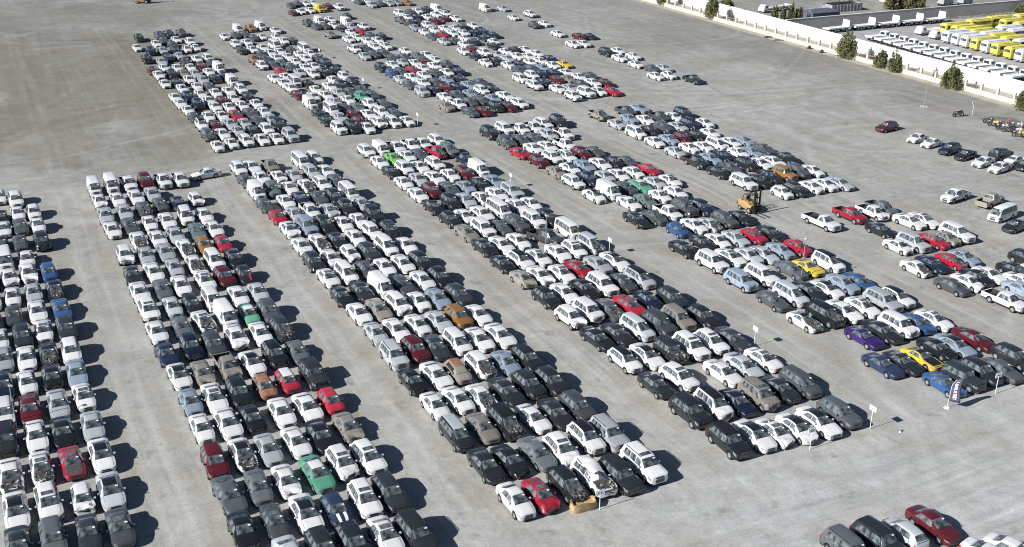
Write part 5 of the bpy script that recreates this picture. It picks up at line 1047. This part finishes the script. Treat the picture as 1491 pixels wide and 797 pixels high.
# ------------------------------------------------------------------ motorcycles
M_MY = paint('motorcycle_yellow', (.42, .30, .06)); M_MK = paint('motorcycle_black', (.02, .02, .022)); M_MW = paint('motorcycle_white', (.38, .38, .39)); M_MR = paint('motorcycle_maroon', (.16, .03, .04))
def moto(label, x, y, rz, m, lean=.12):
    root = empty('motorcycle', (x, y, 0), rz); root.rotation_euler = (0, lean, rz); root.scale = (1.1, 1.05, 1.12)
    for yy in (-.72, .72):
        wm, rm = wheel_mesh(.34, .13, True); link('wheel', wm, root, (0, yy, .34))
    mb = MB(); ring_loft(mb, [(0, .62), (.13, .64), (.17, .76), (.13, .90), (0, .95)], [(-.30, .6, .75, .7), (-.12, 1, .75, 1), (.12, .8, .75, .9), (.22, .4, .75, .5)]); link('fuel_tank', mb.mesh('fuel_tank', [m], 40), root)
    mb = MB(); ring_loft(mb, [(0, .55), (.16, .62), (.20, .86), (.12, 1.08), (0, 1.14)], [(-.78, .35, .85, .4), (-.62, .9, .85, .85), (-.42, 1, .85, 1)]); link('fairing', mb.mesh('fairing', [m], 40), root)
    mb = MB(); mb.box((0, .72, .80), (.18, .42, .10), tap=.6); link('tail', mb.mesh('tail', [m]), root)
    mb = MB(); mb.box((0, .40, .80), (.24, .55, .09)); link('seat', mb.mesh('seat', [M_TRIM]), root)
    mb = MB(); mb.bar((-.38, -.36, 1.10), (.38, -.36, 1.10), .022); mb.bar((.1, -.40, 1.05), (.1, -.72, .34), .03); mb.bar((-.1, -.40, 1.05), (-.1, -.72, .34), .03); link('handlebar', mb.mesh('handlebar', [M_GALV]), root)
    for sx in (.3, -.3):
        mb = MB(); mb.box((sx, -.42, 1.24), (.14, .04, .10)); mb.bar((sx, -.38, 1.1), (sx, -.42, 1.22), .012); link('mirror', mb.mesh('mirror', [M_GALV]), root)
    mb = MB(); mb.box((0, .0, .44), (.3, .46, .34)); mb.bar((.16, .1, .3), (.18, .85, .40), .05); mb.bar((0, .2, .4), (0, .72, .34), .04); link('engine', mb.mesh('engine', [M_ENG]), root)
    tag(root, label, 'motorcycle', 'motorcycles parked by the fence'); return root
moto('dark motorcycle parked alone left of the white sign post', 155.6, 139.4, R(75), M_MK)
for k, (x, y, m, l) in enumerate([(156.6, 133.6, M_MK, 'black motorcycle at the left end of the group, beside the yellow one'), (156.0, 131.9, M_MY, 'bright yellow motorcycle in the parked group'),
    (157.6, 130.9, M_MR, 'maroon motorcycle in the back line, just right of the yellow one'), (158.8, 129.3, M_MW, 'white motorcycle in the back line of the group'), (155.6, 129.6, M_MW, 'white and black motorcycle in the front line, right of the yellow one'),
    (155.4, 128.2, M_MK, 'black motorcycle in the middle of the front line'), (155.9, 126.9, M_MW, 'white motorcycle near the right end of the front line'), (158.6, 127.4, M_MK, 'black motorcycle in the back line near the right edge'),
    (156.8, 125.6, M_MK, 'black motorcycle cut by the right edge, back line'), (154.6, 125.3, M_MY, 'yellow trimmed motorcycle cut by the right edge, front line')]):
    moto(l, x, y, R(8+(k*37 % 31)), m)
M_OIL = simple('oil_stained_gravel', (.17, .165, .155), .95, 0, .1, .25, .6)
mb = MB(); rr = random.Random(8); vs = [(160.2, 130.5, .004)]
for i in range(28):
    a = i*2*math.pi/28; vs.append((160.2+4.6*math.cos(a)*rr.uniform(.8, 1.1), 130+7.5*math.sin(a)*rr.uniform(.85, 1.1), .004))
mb.add(vs, [(0, 1+i, 1+(i+1) % 28) for i in range(28)]); link('stained_ground', mb.mesh('stained_ground', [M_OIL]))['kind'] = 'structure'

# ------------------------------------------------------------------ tan bin and small debris
M_BIN = simple('tan_woven_bag', (.40, .28, .15), .9, 0, .2, .18, 3.)
root = empty('bulk_bag', (36.75, 62.55, 0), R(-2)); tag(root, 'creased tan open bulk bag in front of the black wrecked suv', 'bag')
mb = MB(); rr = random.Random(2); n = 28; rows_ = []
for k, (z, s) in enumerate([(0, 1.0), (.2, 1.05), (.42, 1.06), (.62, 1.0), (.74, 1.02), (.72, .90), (.5, .88), (.45, 0)]):
    vs = []
    for i in range(n):
        a = i*2*math.pi/n; ca, sa = math.cos(a), math.sin(a); q = (abs(ca)**5+abs(sa)**5)**(-1/5)
        j = 1+.05*math.sin(5*a+k*1.7)+.035*math.sin(11*a+z*9)
        vs.append((.98*s*q*ca*j, .46*s*q*sa*j, max(0, z*(1+.10*math.sin(3*a+1)))))
    rows_.append(vs)
mb.add([p for row in rows_ for p in row], [(k*n+i, k*n+(i+1) % n, (k+1)*n+(i+1) % n, (k+1)*n+i) for k in range(len(rows_)-1) for i in range(n)])
link('bag', mb.mesh('bag', [M_BIN], 40), root)
def junk(name, label, cat, x, y, boxes, mat):
    mb = MB()
    for c, d, rz in boxes: mb.box(c, d, 0, rz=rz, tap=.7)
    o = link(name, mb.mesh(name, [mat])); o.location = (x, y, 0); tag(o, label, cat)
junk('debris_pile', 'dark flat debris on the sand by the fence below the wall', 'debris', 170.4, 213.0, [((0, 0, .12), (1.6, .9, .24), .3), ((.9, -.3, .1), (.9, .6, .2), 1.)], M_DARK)
junk('debris_pile', 'dark flat debris by the fence, right of the other flat pile', 'debris', 170.4, 209.0, [((0, 0, .1), (1.8, .5, .2), -.4), ((1.0, -.4, .08), (.7, .5, .16), .6)], M_DARK)
junk('old_tyre_stack', 'small dark frame-shaped junk leaning by the fence, left piece', 'debris', 170.9, 198.2, [((0, 0, .35), (.2, 1.1, .7), 0), ((-.3, 0, .12), (.5, 1.3, .24), .2)], M_DARK)
junk('old_tyre_stack', 'small dark frame-shaped junk leaning by the fence, right piece', 'debris', 170.6, 193.6, [((0, 0, .35), (.2, .9, .7), .1), ((-.3, 0, .12), (.5, 1.0, .24), -.2)], M_DARK)
junk('crushed_bumper', 'pale scrap bumper pieces on the gravel beside the bottom right sign', 'debris', 67.6, 61.0, [((0, 0, .06), (.5, .16, .12), .4), ((.3, .1, .04), (.2, .12, .08), 1.2)], M_PIPE)
